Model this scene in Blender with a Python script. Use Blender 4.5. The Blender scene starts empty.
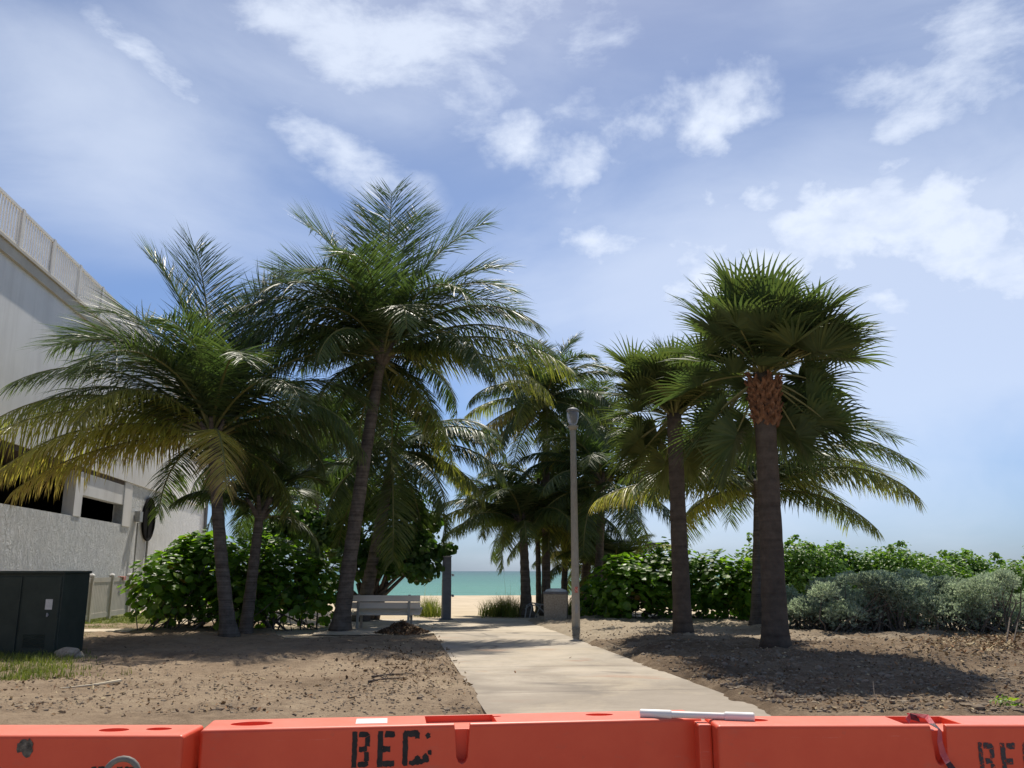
import bpy, bmesh, math, random
from mathutils import Vector, Matrix, noise
R = math.radians
sc = bpy.context.scene
COL = sc.collection
random.seed(7)

# ------------------------------------------------------------------ camera
F, PITCH, CAMH = 860.0, R(12.27), 1.6
cd = bpy.data.cameras.new('camera'); cam = bpy.data.objects.new('camera', cd); COL.objects.link(cam)
cam.location = (0, 0, CAMH); cam.rotation_euler = (R(90) + PITCH, 0, 0)
cd.sensor_width = 36; cd.lens = F / 1024 * 36; cd.clip_end = 20000; cd.clip_start = .05
sc.camera = cam

def ray(px, py):
    a, b = (px - 512) / F, (py - 384) / F
    return Vector((a, math.cos(PITCH) + b * math.sin(PITCH), math.sin(PITCH) - b * math.cos(PITCH)))
def at(px, py, Y):            # world point seen at a pixel, at forward distance Y
    r = ray(px, py); return Vector((r.x / r.y * Y, Y, CAMH + r.z / r.y * Y))
def gpt(px, py, z=0):
    r = ray(px, py); t = (z - CAMH) / r.z; return Vector((r.x * t, r.y * t, z))
# scene axes: u across the path, w along it
PA = math.atan(.1352); CU, SU = math.cos(PA), math.sin(PA)
def uw(u, w, z=0): return Vector((u * CU - w * SU, u * SU + w * CU, z))
def to_uw(x, y): return x * CU + y * SU, -x * SU + y * CU
PL, PR = 1.09, 4.34           # path edges in u

def sstep(a, b, x):
    t = max(0., min(1., (x - a) / (b - a))); return t * t * (3 - 2 * t)
def nz(x, y, s, seed=0.): return noise.noise(Vector((x * s, y * s, seed * 7.31)))
def fbm(x, y, s, seed=0., o=4):
    v, a = 0, 1
    for i in range(o): v += a * nz(x, y, s * 2 ** i, seed + i); a *= .5
    return v

# ------------------------------------------------------------------ mesh builder
class MB:
    def __init__(s): s.v = []; s.f = []; s.m = []; s.a = []; s.age = 0.
    def vert(s, p, age=None): s.v.append(tuple(p)); s.a.append(s.age if age is None else age); return len(s.v) - 1
    def face(s, idx, m=0): s.f.append(idx); s.m.append(m)
    def quad(s, ps, m=0): s.face([s.vert(p) for p in ps], m)
    def box(s, c, d, rot=None, m=0, taper=1., bev=0):
        M = rot or Matrix.Identity(3); c = Vector(c); ids = []
        for z in (-1, 1):
            k = taper if z > 0 else 1
            for x, y in ((-1, -1), (1, -1), (1, 1), (-1, 1)):
                ids.append(s.vert(c + M @ Vector((x * d[0] / 2 * k, y * d[1] / 2 * k, z * d[2] / 2))))
        for q in ((3, 2, 1, 0), (4, 5, 6, 7), (0, 1, 5, 4), (1, 2, 6, 5), (2, 3, 7, 6), (3, 0, 4, 7)): s.face([ids[i] for i in q], m)
    def tube(s, pts, rad, n=8, m=0, cap=True, jit=0.):
        pts = [Vector(p) for p in pts]
        if not hasattr(rad, '__len__'): rad = [rad] * len(pts)
        rings = []; ref = None
        for i, p in enumerate(pts):
            t = (pts[min(i + 1, len(pts) - 1)] - pts[max(i - 1, 0)]).normalized()
            if ref is None: ref = t.orthogonal().normalized()
            ref = (ref - t * ref.dot(t)); ref = ref.normalized() if ref.length > 1e-5 else t.orthogonal().normalized()
            b = t.cross(ref); ring = []
            for k in range(n):
                an = 2 * math.pi * k / n; r = rad[i] * (1 + random.uniform(-jit, jit))
                ring.append(s.vert(p + (ref * math.cos(an) + b * math.sin(an)) * r))
            rings.append(ring)
        for a, b in zip(rings, rings[1:]):
            for k in range(n): s.face([a[k], a[(k + 1) % n], b[(k + 1) % n], b[k]], m)
        if cap: s.face(rings[0][::-1], m); s.face(rings[-1], m)
    def build(s, name, mats, parent=None, smooth=False, bevel=0):
        me = bpy.data.meshes.new(name); me.from_pydata(s.v, [], s.f)
        for mt in (mats if isinstance(mats, (list, tuple)) else [mats]): me.materials.append(mt)
        me.polygons.foreach_set('material_index', s.m)
        if smooth: me.polygons.foreach_set('use_smooth', [True] * len(s.f))
        at_ = me.attributes.new('age', 'FLOAT', 'POINT'); at_.data.foreach_set('value', s.a)
        me.update()
        if bevel:
            bm = bmesh.new(); bm.from_mesh(me)
            bmesh.ops.bevel(bm, geom=[e for e in bm.edges if e.is_manifold and e.calc_face_angle(0) > .5], offset=bevel, segments=2, affect='EDGES', profile=.6)
            bm.to_mesh(me); bm.free()
        o = bpy.data.objects.new(name, me); COL.objects.link(o); o.parent = parent
        return o

def tag(o, label=None, cat=None, group=None, kind=None):
    if label: o['label'] = label
    if cat: o['category'] = cat
    if group: o['group'] = group
    if kind: o['kind'] = kind
    return o
def thing(name, loc, label, cat, group=None, rz=0):
    o = bpy.data.objects.new(name, None); COL.objects.link(o); o.empty_display_size = .2
    o.location = loc; o.rotation_euler = (0, 0, rz); return tag(o, label, cat, group)

# ------------------------------------------------------------------ materials
def newmat(name):
    m = bpy.data.materials.new(name); m.use_nodes = True; nt = m.node_tree
    return m, nt, nt.nodes['Principled BSDF'], nt.nodes['Material Output']
def N(nt, t, **kw):
    n = nt.nodes.new(t)
    for k, v in kw.items():
        if k.startswith('i_'): n.inputs[int(k[2:]) if k[2:].isdigit() else k[2:].replace('_', ' ')].default_value = v
        else: setattr(n, k, v)
    return n
def ramp(nt, stops, fac=None, interp='LINEAR'):
    r = nt.nodes.new('ShaderNodeValToRGB'); e = r.color_ramp.elements; r.color_ramp.interpolation = interp
    while len(e) < len(stops): e.new(.5)
    for k, (p, c) in enumerate(stops):
        e[k].position = p; e[k].color = (c[0], c[1], c[2], 1) if hasattr(c, '__len__') else (c, c, c, 1)
    if fac is not None: nt.links.new(fac, r.inputs[0])
    return r
def math_(nt, op, a, b=None, clamp=False):
    n = nt.nodes.new('ShaderNodeMath'); n.operation = op; n.use_clamp = clamp
    for i, x in enumerate((a, b)):
        if x is None: continue
        if hasattr(x, 'links'): nt.links.new(x, n.inputs[i])
        else: n.inputs[i].default_value = x
    return n.outputs[0]
def mixc(nt, fac, a, b, blend='MIX'):
    n = nt.nodes.new('ShaderNodeMix'); n.data_type = 'RGBA'; n.blend_type = blend
    for s, x in ((n.inputs[0], fac), (n.inputs[6], a), (n.inputs[7], b)):
        if hasattr(x, 'links'): nt.links.new(x, s)
        else: s.default_value = x if not hasattr(x, '__len__') else (x[0], x[1], x[2], 1)
    return n.outputs[2]
def noise_t(nt, scale, detail=6, rough=.6, coord='Object', sc3=None, dist=0.):
    tc = nt.nodes.new('ShaderNodeTexCoord'); v = tc.outputs[coord]
    if sc3: mp = nt.nodes.new('ShaderNodeMapping'); mp.inputs['Scale'].default_value = sc3; nt.links.new(v, mp.inputs[0]); v = mp.outputs[0]
    n = nt.nodes.new('ShaderNodeTexNoise'); n.inputs['Scale'].default_value = scale; n.inputs['Detail'].default_value = detail; n.inputs['Roughness'].default_value = rough; n.inputs['Distortion'].default_value = dist
    nt.links.new(v, n.inputs['Vector']); return n.outputs[0]
def bump(nt, h, bs, strength=.5, dist=.02):
    b = nt.nodes.new('ShaderNodeBump'); b.inputs['Strength'].default_value = strength; b.inputs['Distance'].default_value = dist
    nt.links.new(h, b.inputs['Height']); nt.links.new(b.outputs[0], bs.inputs['Normal'])
def simple(name, stops, scale=4, rough=.8, bstr=.3, bdist=.01, bscale=None, spec=.3, sc3=None, detail=6, metal=0):
    m, nt, bs, out = newmat(name)
    n = noise_t(nt, scale, detail, .62, sc3=sc3)
    r = ramp(nt, stops, n); nt.links.new(r.outputs[0], bs.inputs['Base Color'])
    bs.inputs['Roughness'].default_value = rough; bs.inputs['Specular IOR Level'].default_value = spec; bs.inputs['Metallic'].default_value = metal
    if bstr: bump(nt, noise_t(nt, bscale or scale * 6, 5, .6, sc3=sc3), bs, bstr, bdist)
    return m
def leafmat(name, stops, rough=.4, spec=.5, trans=.25, var=.35, tcol=None, vscale=1.2):
    m, nt, bs, out = newmat(name)
    a = nt.nodes.new('ShaderNodeAttribute'); a.attribute_name = 'age'
    r = ramp(nt, stops, a.outputs['Fac'])
    n = noise_t(nt, vscale, 3)
    v = ramp(nt, [(.3, 1 - var), (.7, 1 + var)], n)
    c = mixc(nt, 1., r.outputs[0], v.outputs[0], 'MULTIPLY')
    nt.links.new(c, bs.inputs['Base Color']); bs.inputs['Roughness'].default_value = rough; bs.inputs['Specular IOR Level'].default_value = spec
    tr = nt.nodes.new('ShaderNodeBsdfTranslucent')
    c2 = mixc(nt, 1., c, tcol or (1.6, 1.7, .6), 'MULTIPLY'); nt.links.new(c2, tr.inputs[0])
    mx = nt.nodes.new('ShaderNodeMixShader'); mx.inputs[0].default_value = trans
    nt.links.new(bs.outputs[0], mx.inputs[1]); nt.links.new(tr.outputs[0], mx.inputs[2]); nt.links.new(mx.outputs[0], out.inputs[0])
    return m

M = {}
PALM_STOPS = [(0, (.072, .108, .048)), (.3, (.14, .165, .05)), (.6, (.46, .42, .10)), (.85, (.46, .32, .14)), (1, (.25, .16, .09))]
M['frond'] = leafmat('palm_leaflets', PALM_STOPS, tcol=(1.35, 1.6, .7), rough=.43, spec=.42, trans=.38)
M['rachis'] = simple('palm_midrib', [(.3, (.13, .15, .04)), (.7, (.22, .20, .08))], 3, .5, 0)
M['fan'] = leafmat('fan_leaf', [(0, (.078, .12, .052)), (.4, (.17, .19, .055)), (.75, (.20, .16, .07)), (1, (.16, .11, .06))], rough=.55, spec=.3, trans=.36, tcol=(1.25, 1.35, .6))
def bark(name, c1, c2, ring):
    m, nt, bs, out = newmat(name)
    n = noise_t(nt, 5, 8, .7); n2 = noise_t(nt, 2.2, 4, .5, sc3=(.3, .3, ring), dist=.4)
    f = math_(nt, 'ADD', math_(nt, 'MULTIPLY', n, .55), math_(nt, 'MULTIPLY', n2, .45))
    r = ramp(nt, [(.33, c1), (.68, c2)], f); nt.links.new(r.outputs[0], bs.inputs['Base Color']); bs.inputs['Roughness'].default_value = .92; bs.inputs['Specular IOR Level'].default_value = .15
    bump(nt, math_(nt, 'ADD', n2, math_(nt, 'MULTIPLY', noise_t(nt, 30, 5), .5)), bs, .8, .03); return m
M['bark'] = bark('palm_bark', (.05, .041, .034), (.21, .18, .15), 9)
M['bark2'] = bark('fan_palm_bark', (.055, .044, .035), (.15, .12, .092), 3)
M['boots'] = simple('leaf_base_fibre', [(.3, (.06, .03, .016)), (.52, (.21, .10, .05)), (.75, (.34, .20, .11))], 9, .9, .6, .02)
M['wood'] = simple('shrub_wood', [(.3, (.06, .05, .04)), (.7, (.20, .165, .13))], 8, .9, .4, .01)
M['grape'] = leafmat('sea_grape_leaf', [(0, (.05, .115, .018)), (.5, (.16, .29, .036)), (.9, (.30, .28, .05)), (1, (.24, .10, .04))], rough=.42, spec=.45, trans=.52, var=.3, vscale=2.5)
M['shade_grape'] = leafmat('shaded_sea_grape_leaf', [(0, (.05, .11, .024)), (1, (.11, .20, .038))], rough=.45, spec=.4, trans=.38)  # darker copy of the sea grape leaf, palm shade painted into its colour
M['hedge'] = leafmat('hedge_leaf', [(0, (.085, .17, .03)), (1, (.17, .29, .055))], rough=.45, spec=.4, trans=.38)
M['silver'] = leafmat('silver_leaf', [(0, (.34, .41, .32)), (1, (.50, .55, .45))], rough=.7, spec=.15, trans=.45, tcol=(1.1, 1.2, .9), var=.2)
M['grass'] = leafmat('grass_blade', [(0, (.085, .13, .028)), (.6, (.19, .21, .06)), (1, (.36, .31, .15))], rough=.6, spec=.2, trans=.3)
M['litter'] = leafmat('dead_leaf', [(0, (.11, .075, .05)), (.5, (.24, .16, .09)), (.85, (.45, .36, .22)), (1, (.30, .17, .09))], rough=.85, spec=.15, trans=.05, tcol=(1, 1, 1))
M['twig'] = simple('dead_twig', [(.3, (.045, .035, .028)), (.7, (.13, .10, .08))], 10, .9, .3)
M['straw'] = simple('pale_stalk', [(.3, (.5, .43, .3)), (.7, (.62, .55, .42))], 10, .8, .1)

# dirt
def soilmat(name, stops, sandy):
    m, nt, bs, out = newmat(name)
    a = noise_t(nt, .55, 6, .6, dist=.3); b = noise_t(nt, 5, 8, .72); c = noise_t(nt, 34, 6, .75)
    f = math_(nt, 'ADD', math_(nt, 'ADD', math_(nt, 'MULTIPLY', a, .42), math_(nt, 'MULTIPLY', b, .33)), math_(nt, 'MULTIPLY', c, .25))
    r = ramp(nt, stops, f)
    vo = nt.nodes.new('ShaderNodeTexVoronoi'); vo.inputs['Scale'].default_value = 9; tc = nt.nodes.new('ShaderNodeTexCoord'); nt.links.new(tc.outputs['Object'], vo.inputs['Vector'])
    sp = ramp(nt, [(0, .5), (.07, 1)], vo.outputs['Distance'])
    gate = ramp(nt, [(.52, 1), (.6, 0)], b)
    k = math_(nt, 'MAXIMUM', sp.outputs[0], gate.outputs[0])
    col = mixc(nt, k, (.05, .04, .03), r.outputs[0])
    nt.links.new(col, bs.inputs['Base Color']); bs.inputs['Roughness'].default_value = .95; bs.inputs['Specular IOR Level'].default_value = .1
    h = math_(nt, 'ADD', math_(nt, 'MULTIPLY', b, .7), math_(nt, 'MULTIPLY', c, .3)); bump(nt, h, bs, 1., .07); return m
M['dirt'] = soilmat('brown_soil', [(.36, (.155, .112, .075)), (.5, (.285, .215, .148)), (.62, (.395, .31, .215))], 0)
M['mulch'] = soilmat('mulched_soil', [(.36, (.085, .06, .04)), (.49, (.185, .135, .09)), (.62, (.33, .255, .175))], 0)
M['clod'] = simple('soil_clod', [(.3, (.16, .125, .092)), (.5, (.25, .20, .148)), (.7, (.34, .28, .205))], 3, .95, .3, .01, spec=.1)
M['sand'] = simple('beach_sand', [(.3, (.50, .41, .29)), (.7, (.62, .52, .38))], .6, .95, .5, .03, 9, .1)
M['walk'] = simple('sandy_pavement', [(.3, (.40, .34, .26)), (.5, (.52, .45, .35)), (.72, (.62, .54, .43))], .7, .9, .25, .006, 12, .2)
m = M['mulch']; nt = m.node_tree; bs = nt.nodes['Principled BSDF']; src = bs.inputs['Base Color'].links[0].from_socket
tw = nt.nodes.new('ShaderNodeTexCoord'); dw = nt.nodes.new('ShaderNodeVectorMath'); dw.operation = 'DOT_PRODUCT'; nt.links.new(tw.outputs['Object'], dw.inputs[0]); dw.inputs[1].default_value = (-SU, CU, 0)
ws = math_(nt, 'ADD', dw.outputs['Value'], math_(nt, 'MULTIPLY', math_(nt, 'SUBTRACT', noise_t(nt, .45, 6, .65, sc3=(.6, 1, 1)), .5), 14.))
sr = nt.nodes.new('ShaderNodeMapRange'); sr.interpolation_type = 'SMOOTHSTEP'; nt.links.new(ws, sr.inputs[0]); sr.inputs[1].default_value = 17.5; sr.inputs[2].default_value = 21.5
nt.links.new(mixc(nt, math_(nt, 'MULTIPLY', sr.outputs[0], .8), src, (.44, .37, .275)), bs.inputs['Base Color'])     # wind-blown sand over the far side of the bank
# concrete path with stains
m, nt, bs, out = newmat('worn_concrete')
n1 = noise_t(nt, .8, 7, .62, dist=.4); n2 = noise_t(nt, 14, 6, .7)
r = ramp(nt, [(.25, (.27, .235, .19)), (.45, (.40, .35, .28)), (.6, (.48, .42, .34)), (.8, (.54, .475, .385))], math_(nt, 'ADD', math_(nt, 'MULTIPLY', n1, .75), math_(nt, 'MULTIPLY', n2, .25)))
n3 = noise_t(nt, .33, 3, .5, sc3=(1, .55, 1), dist=1.2)
st = ramp(nt, [(.54, 0), (.575, 1), (.60, .25), (.66, 0)], n3)
c = mixc(nt, math_(nt, 'MULTIPLY', st.outputs[0], .85), r.outputs[0], (.2, .18, .155))
n4 = noise_t(nt, .5, 3, .5, sc3=(1, 1.7, 1), dist=.6)
st2 = ramp(nt, [(.62, 0), (.7, 1)], n4)
c = mixc(nt, math_(nt, 'MULTIPLY', st2.outputs[0], .45), c, (.40, .22, .14))
tn = nt.nodes.new('ShaderNodeTexCoord'); sy = nt.nodes.new('ShaderNodeSeparateXYZ'); nt.links.new(tn.outputs['Object'], sy.inputs[0])
mr = nt.nodes.new('ShaderNodeMapRange'); mr.interpolation_type = 'SMOOTHSTEP'; nt.links.new(math_(nt, 'ADD', sy.outputs[1], math_(nt, 'MULTIPLY', math_(nt, 'SUBTRACT', noise_t(nt, .8, 7, .68, sc3=(.5, 1, 1), dist=1.), .5), 24.)), mr.inputs[0])
mr.inputs[1].default_value = 11.; mr.inputs[2].default_value = 17.; mr.inputs[3].default_value = 1.; mr.inputs[4].default_value = 0.; c = mixc(nt, math_(nt, 'MULTIPLY', mr.outputs[0], .48), c, (.22, .185, .15))     # tracked-in soil at the street end
tcj = nt.nodes.new('ShaderNodeTexCoord'); dj = nt.nodes.new('ShaderNodeVectorMath'); dj.operation = 'DOT_PRODUCT'; nt.links.new(tcj.outputs['Object'], dj.inputs[0]); dj.inputs[1].default_value = (-SU / 3.1, CU / 3.1, 0)
jt = math_(nt, 'PINGPONG', math_(nt, 'ADD', dj.outputs['Value'], .17), .5); jr = ramp(nt, [(0, 1), (.006, 1), (.009, 0)], jt)
c = mixc(nt, math_(nt, 'MULTIPLY', jr.outputs[0], .55), c, (.12, .10, .085))
sn = ramp(nt, [(.5, 0), (.7, 1)], noise_t(nt, .45, 6, .7, dist=.8)); c = mixc(nt, math_(nt, 'MULTIPLY', sn.outputs[0], .5), c, (.55, .46, .33))   # drifted sand
nt.links.new(c, bs.inputs['Base Color']); bs.inputs['Roughness'].default_value = .88; bs.inputs['Specular IOR Level'].default_value = .2
bump(nt, n2, bs, .25, .005); M['path'] = m
M['lawn'] = simple('lawn_soil', [(.3, (.08, .10, .03)), (.7, (.20, .19, .08))], 2, .95, .5, .03)
# sea
m, nt, bs, out = newmat('sea_water')
tc = nt.nodes.new('ShaderNodeTexCoord'); sx = nt.nodes.new('ShaderNodeSeparateXYZ'); nt.links.new(tc.outputs['Object'], sx.inputs[0])
dd = math_(nt, 'DIVIDE', sx.outputs[1], 2500.)
wv = noise_t(nt, .01, 5, .6, sc3=(.35, 1.4, 1))
df = math_(nt, 'ADD', dd, math_(nt, 'MULTIPLY', math_(nt, 'SUBTRACT', wv, .5), .10))
r = ramp(nt, [(0, (.12, .30, .23)), (.04, (.06, .225, .185)), (.10, (.04, .175, .165)), (.3, (.025, .12, .135)), (1, (.02, .09, .12))], df)
fo = noise_t(nt, .16, 6, .75, sc3=(.45, .8, 1)); fr = ramp(nt, [(.68, 0), (.72, 1)], fo)
c = mixc(nt, math_(nt, 'MULTIPLY', fr.outputs[0], .75), r.outputs[0], (.75, .78, .78)); nt.links.new(c, bs.inputs['Base Color'])
bs.inputs['Roughness'].default_value = .55; bs.inputs['Specular IOR Level'].default_value = .15
bump(nt, math_(nt, 'ADD', noise_t(nt, .35, 5, .65, sc3=(.5, 1.6, 1)), math_(nt, 'MULTIPLY', noise_t(nt, .05, 3, sc3=(.4, 2, 1)), 2.)), bs, 1., 1.2); M['sea'] = m

# barrier plastic
m, nt, bs, out = newmat('orange_plastic')
n1 = noise_t(nt, 2.5, 6, .65); n2 = noise_t(nt, 18, 6, .7)
r = ramp(nt, [(.3, (.72, .075, .032)), (.7, (.82, .115, .05))], n1)
sc_ = ramp(nt, [(.62, 0), (.74, 1)], n2); c = mixc(nt, math_(nt, 'MULTIPLY', sc_.outputs[0], .35), r.outputs[0], (.42, .12, .08))
n5 = noise_t(nt, 1.6, 7, .8, sc3=(1, 1, 3)); d_ = ramp(nt, [(.54, 0), (.74, 1)], n5); c = mixc(nt, math_(nt, 'MULTIPLY', d_.outputs[0], .42), c, (.33, .20, .15))
n6 = noise_t(nt, 5, 6, .8, sc3=(.5, 1, 9)); s6 = ramp(nt, [(.62, 0), (.66, 1), (.70, 0)], n6); c = mixc(nt, math_(nt, 'MULTIPLY', s6.outputs[0], .35), c, (.85, .40, .32))
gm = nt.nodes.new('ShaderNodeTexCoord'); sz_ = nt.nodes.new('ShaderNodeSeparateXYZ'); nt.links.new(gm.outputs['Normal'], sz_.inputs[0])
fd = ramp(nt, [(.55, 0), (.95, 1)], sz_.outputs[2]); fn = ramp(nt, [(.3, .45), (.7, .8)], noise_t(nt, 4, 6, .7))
c = mixc(nt, math_(nt, 'MULTIPLY', fd.outputs[0], fn.outputs[0]), c, (.80, .28, .20))      # sunlit look of the tops painted in, paler where faces point up
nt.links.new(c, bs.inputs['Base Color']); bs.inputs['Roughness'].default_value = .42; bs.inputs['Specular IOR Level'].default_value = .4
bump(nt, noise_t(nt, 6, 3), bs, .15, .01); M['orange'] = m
M['ink'] = simple('black_stencil_paint', [(.3, (.012, .012, .013)), (.7, (.035, .033, .033))], 30, .6, .1)
# worn, patchy paint (see-through where it has flaked off)
m, nt, bs, out = newmat('faded_stencil_paint')
bs.inputs['Base Color'].default_value = (.05, .045, .05, 1); bs.inputs['Roughness'].default_value = .7
al = ramp(nt, [(.38, 0), (.5, 1)], noise_t(nt, 55, 5, .7)); nt.links.new(al.outputs[0], bs.inputs['Alpha']); M['worn'] = m
M['mud'] = simple('dried_mud', [(.35, (.07, .06, .05)), (.6, (.22, .19, .15)), (.75, (.5, .46, .4))], 40, .95, .8, .01)
M['white'] = simple('white_plastic', [(.3, (.74, .72, .68)), (.7, (.82, .80, .76))], 4, .45, .05)
M['tape'] = simple('red_tape', [(.3, (.38, .05, .06)), (.6, (.55, .09, .10)), (.75, (.75, .5, .5))], 9, .4, .3, .01)
M['tape2'] = simple('dark_tape_print', [(.4, (.03, .015, .018)), (.7, (.12, .03, .04))], 25, .4, .2)
M['galv'] = simple('grey_metal', [(.3, (.28, .28, .27)), (.7, (.42, .41, .39))], 12, .5, .1, metal=.4)
M['steel'] = simple('dull_grey_tube', [(.3, (.22, .23, .24)), (.7, (.36, .37, .38))], 12, .55, .1)
M['benchwood'] = simple('weathered_bench_plank', [(.3, (.66, .57, .45)), (.7, (.80, .71, .57))], 3, .75, .3, .004, 30, sc3=(.2, 1, 1))
M['concrete'] = simple('aggregate_concrete', [(.3, (.26, .22, .17)), (.5, (.36, .31, .24)), (.7, (.46, .41, .33))], 22, .95, .5, .01, 60)
M['lamp'] = simple('lamp_post_concrete', [(.3, (.32, .30, .25)), (.7, (.41, .385, .325))], 8, .8, .2, .004)
M['postgrey'] = simple('grey_painted_post', [(.3, (.115, .12, .13)), (.7, (.18, .185, .195))], 5, .6, .2, .004)
M['cabinet'] = simple('dark_green_steel', [(.3, (.024, .036, .029)), (.7, (.044, .058, .047))], 3, .5, .05)
M['sticker'] = simple('sticker', [(.4, (.62, .62, .58)), (.7, (.75, .74, .7))], 20, .5, 0)
M['red'] = simple('red_sticker', [(.45, (.55, .09, .06)), (.6, (.7, .45, .38))], 25, .5, 0)
M['fence'] = simple('beige_vinyl', [(.3, (.50, .47, .41)), (.7, (.62, .58, .51))], 2, .7, .1)
M['twine'] = simple('weathered_grey_metal', [(.3, (.16, .15, .13)), (.7, (.27, .25, .22))], 14, .6, .1)
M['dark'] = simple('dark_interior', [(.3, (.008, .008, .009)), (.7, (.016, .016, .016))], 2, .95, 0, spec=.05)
M['soffit'] = simple('brown_soffit', [(.3, (.07, .05, .042)), (.7, (.12, .09, .075))], 2, .8, 0)
M['smooth_wall'] = simple('painted_wall', [(.25, (.76, .76, .75)), (.5, (.83, .83, .82)), (.75, (.87, .87, .86))], .7, .85, .15, .006, 14, .2)
m = M['smooth_wall']; nt = m.node_tree; bs = nt.nodes['Principled BSDF']; src = bs.inputs['Base Color'].links[0].from_socket
stk = ramp(nt, [(.45, 0), (.75, 1)], noise_t(nt, 1.6, 7, .7, sc3=(1, 1, .09))); nt.links.new(mixc(nt, math_(nt, 'MULTIPLY', stk.outputs[0], .35), src, (.48, .47, .45)), bs.inputs['Base Color'])
M['trim'] = simple('cream_trim', [(.3, (.50, .46, .39)), (.7, (.60, .56, .48))], 2, .8, .1)
M['rail'] = simple('cream_railing', [(.3, (.74, .71, .66)), (.7, (.8, .78, .72))], 2, .6, .05)
# trowelled stucco
m, nt, bs, out = newmat('trowelled_stucco')
n1 = noise_t(nt, .9, 8, .7, dist=1.8, sc3=(1, 1, .7)); n2 = noise_t(nt, 3.2, 7, .72, dist=2.5, sc3=(1, 1, .6))
r = ramp(nt, [(.32, (.58, .60, .60)), (.5, (.70, .715, .71)), (.66, (.82, .83, .82))], math_(nt, 'ADD', math_(nt, 'MULTIPLY', n1, .5), math_(nt, 'MULTIPLY', n2, .5)))
nt.links.new(r.outputs[0], bs.inputs['Base Color']); bs.inputs['Roughness'].default_value = .55; bs.inputs['Specular IOR Level'].default_value = .4
bump(nt, n2, bs, 1., .12); M['stucco'] = m
m, nt, bs, out = newmat('lamp_glass')
bs.inputs['Base Color'].default_value = (.45, .45, .46, 1); bs.inputs['Roughness'].default_value = .25; bs.inputs['Transmission Weight'].default_value = .55; bs.inputs['IOR'].default_value = 1.2; M['glass'] = m

# ------------------------------------------------------------------ ground heights
def dirt_left_h(x, y):
    u, w = to_uw(x, y)
    e = sstep(0, .3, PL + .2 + .13 * nz(x, y, 1.1, 3) + .07 * nz(x, y, 4, 8) - u)
    e *= sstep(0, 1.5, 23.2 + 6.5 * sstep(-2.4, -4.2, u) + .8 * nz(x, y, .4, 5) - w) * sstep(0, .4, w - 6.3)
    return -.07 + e * (.13 + .05 * fbm(x, y, .7, 1) + .03 * nz(x, y, 2.6, 2) + .03 * fbm(x, y, 6, 6, 2))
def dirt_right_h(x, y):
    u, w = to_uw(x, y)
    lim = PR - .2 - .12 * sstep(14, 9, w) + .16 * nz(x, y, 1., 4) + .07 * nz(x, y, 4, 9)
    e = sstep(0, .35, u - lim) * sstep(0, .4, w - 6.3) * sstep(0, 2, 30 - w)
    bank = sstep(.1, 1.6, u - lim) * .11 * sstep(9, 16, w)
    return -.07 + e * (.14 + bank + .08 * fbm(x, y, .7, 1) + .045 * nz(x, y, 2.2, 2) + .05 * fbm(x, y, 5, 6, 3))
def gz(x, y):
    u, w = to_uw(x, y); z = -.01
    if PL < u < PR and w < 33: z = .03
    if u < PL + .3: z = max(z, dirt_left_h(x, y))
    if u > PR - .3: z = max(z, dirt_right_h(x, y))
    return z

def sheet(name, u0, u1, w0, w1, step, hf, mat):
    mb = MB(); nu, nw = int((u1 - u0) / step), int((w1 - w0) / step)
    for j in range(nw + 1):
        for i in range(nu + 1):
            p = uw(u0 + (u1 - u0) * i / nu, w0 + (w1 - w0) * j / nw); p.z = hf(p.x, p.y); mb.vert(p)
    for j in range(nw):
        for i in range(nu):
            a = j * (nu + 1) + i; mb.face([a, a + 1, a + nu + 2, a + nu + 1])
    return tag(mb.build(name, mat, smooth=True), kind='structure')

def strip(name, prof, x0, x1, mat, nx=2):   # profile in (w, z), swept across u
    mb = MB()
    for w, z in prof:
        for i in range(nx + 1): mb.vert(uw(x0 + (x1 - x0) * i / nx, w, z))
    for j in range(len(prof) - 1):
        for i in range(nx): a = j * (nx + 1) + i; mb.face([a, a + 1, a + nx + 2, a + nx + 1])
    return tag(mb.build(name, mat, smooth=True), kind='structure')
strip('ground', [(-300, -.012), (50, -.012), (58, .02), (61, -.05), (70, -.6), (90, -1.6), (140, -3), (400, -8), (9000, -60)], -9000, 9000, M['sand'], 12)
mb = MB(); mb.quad([(-9000, 40, -1.25), (9000, 40, -1.25), (9000, 12000, -1.25), (-9000, 12000, -1.25)]); tag(mb.build('sea', M['sea']), kind='structure')
sheet('soil_bed', -14, PL + .35, 6, 31, .075, dirt_left_h, M['dirt'])
sheet('soil_bank', PR - .45, 24, 6, 31, .08, dirt_right_h, M['mulch'])
# path slabs (one sheet with control joints)
mb = MB(); w = 6.5
mb.quad([uw(PL, 6.2, .03), uw(PR, 6.2, .03), uw(PR, 25, .03), uw(PL, 25, .03)])
for a, b in (((PL, 6.2), (PL, 25)), ((PR, 25), (PR, 6.2))): mb.quad([uw(*a, .03), uw(*b, .03), uw(*b, -.1), uw(*a, -.1)])
tag(mb.build('path', M['path']), kind='structure')
mb = MB()
def wavy(u): return 31.2 + .35 * nz(u, 0, .6, 4)
n = 60
for i in range(n + 1):
    u = -2.0 + 10 * i / n
    for w, z in ((23.1, .012 if not PL - .2 < u < PR + .2 else .034), (25, .034), (wavy(u) - 1, .03), (wavy(u), -.02)): mb.vert(uw(u, w, z))
for i in range(n):
    for k in range(3): a = i * 4 + k; mb.face([a, a + 4, a + 5, a + 1])
tag(mb.build('promenade', M['walk'], smooth=True), kind='structure')
mb = MB(); mb.quad([(-60, -12, .004), (60, -12, .004), (60, 6.3, .004), (-60, 6.3, .004)]); tag(mb.build('pavement', M['path']), kind='structure')
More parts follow.
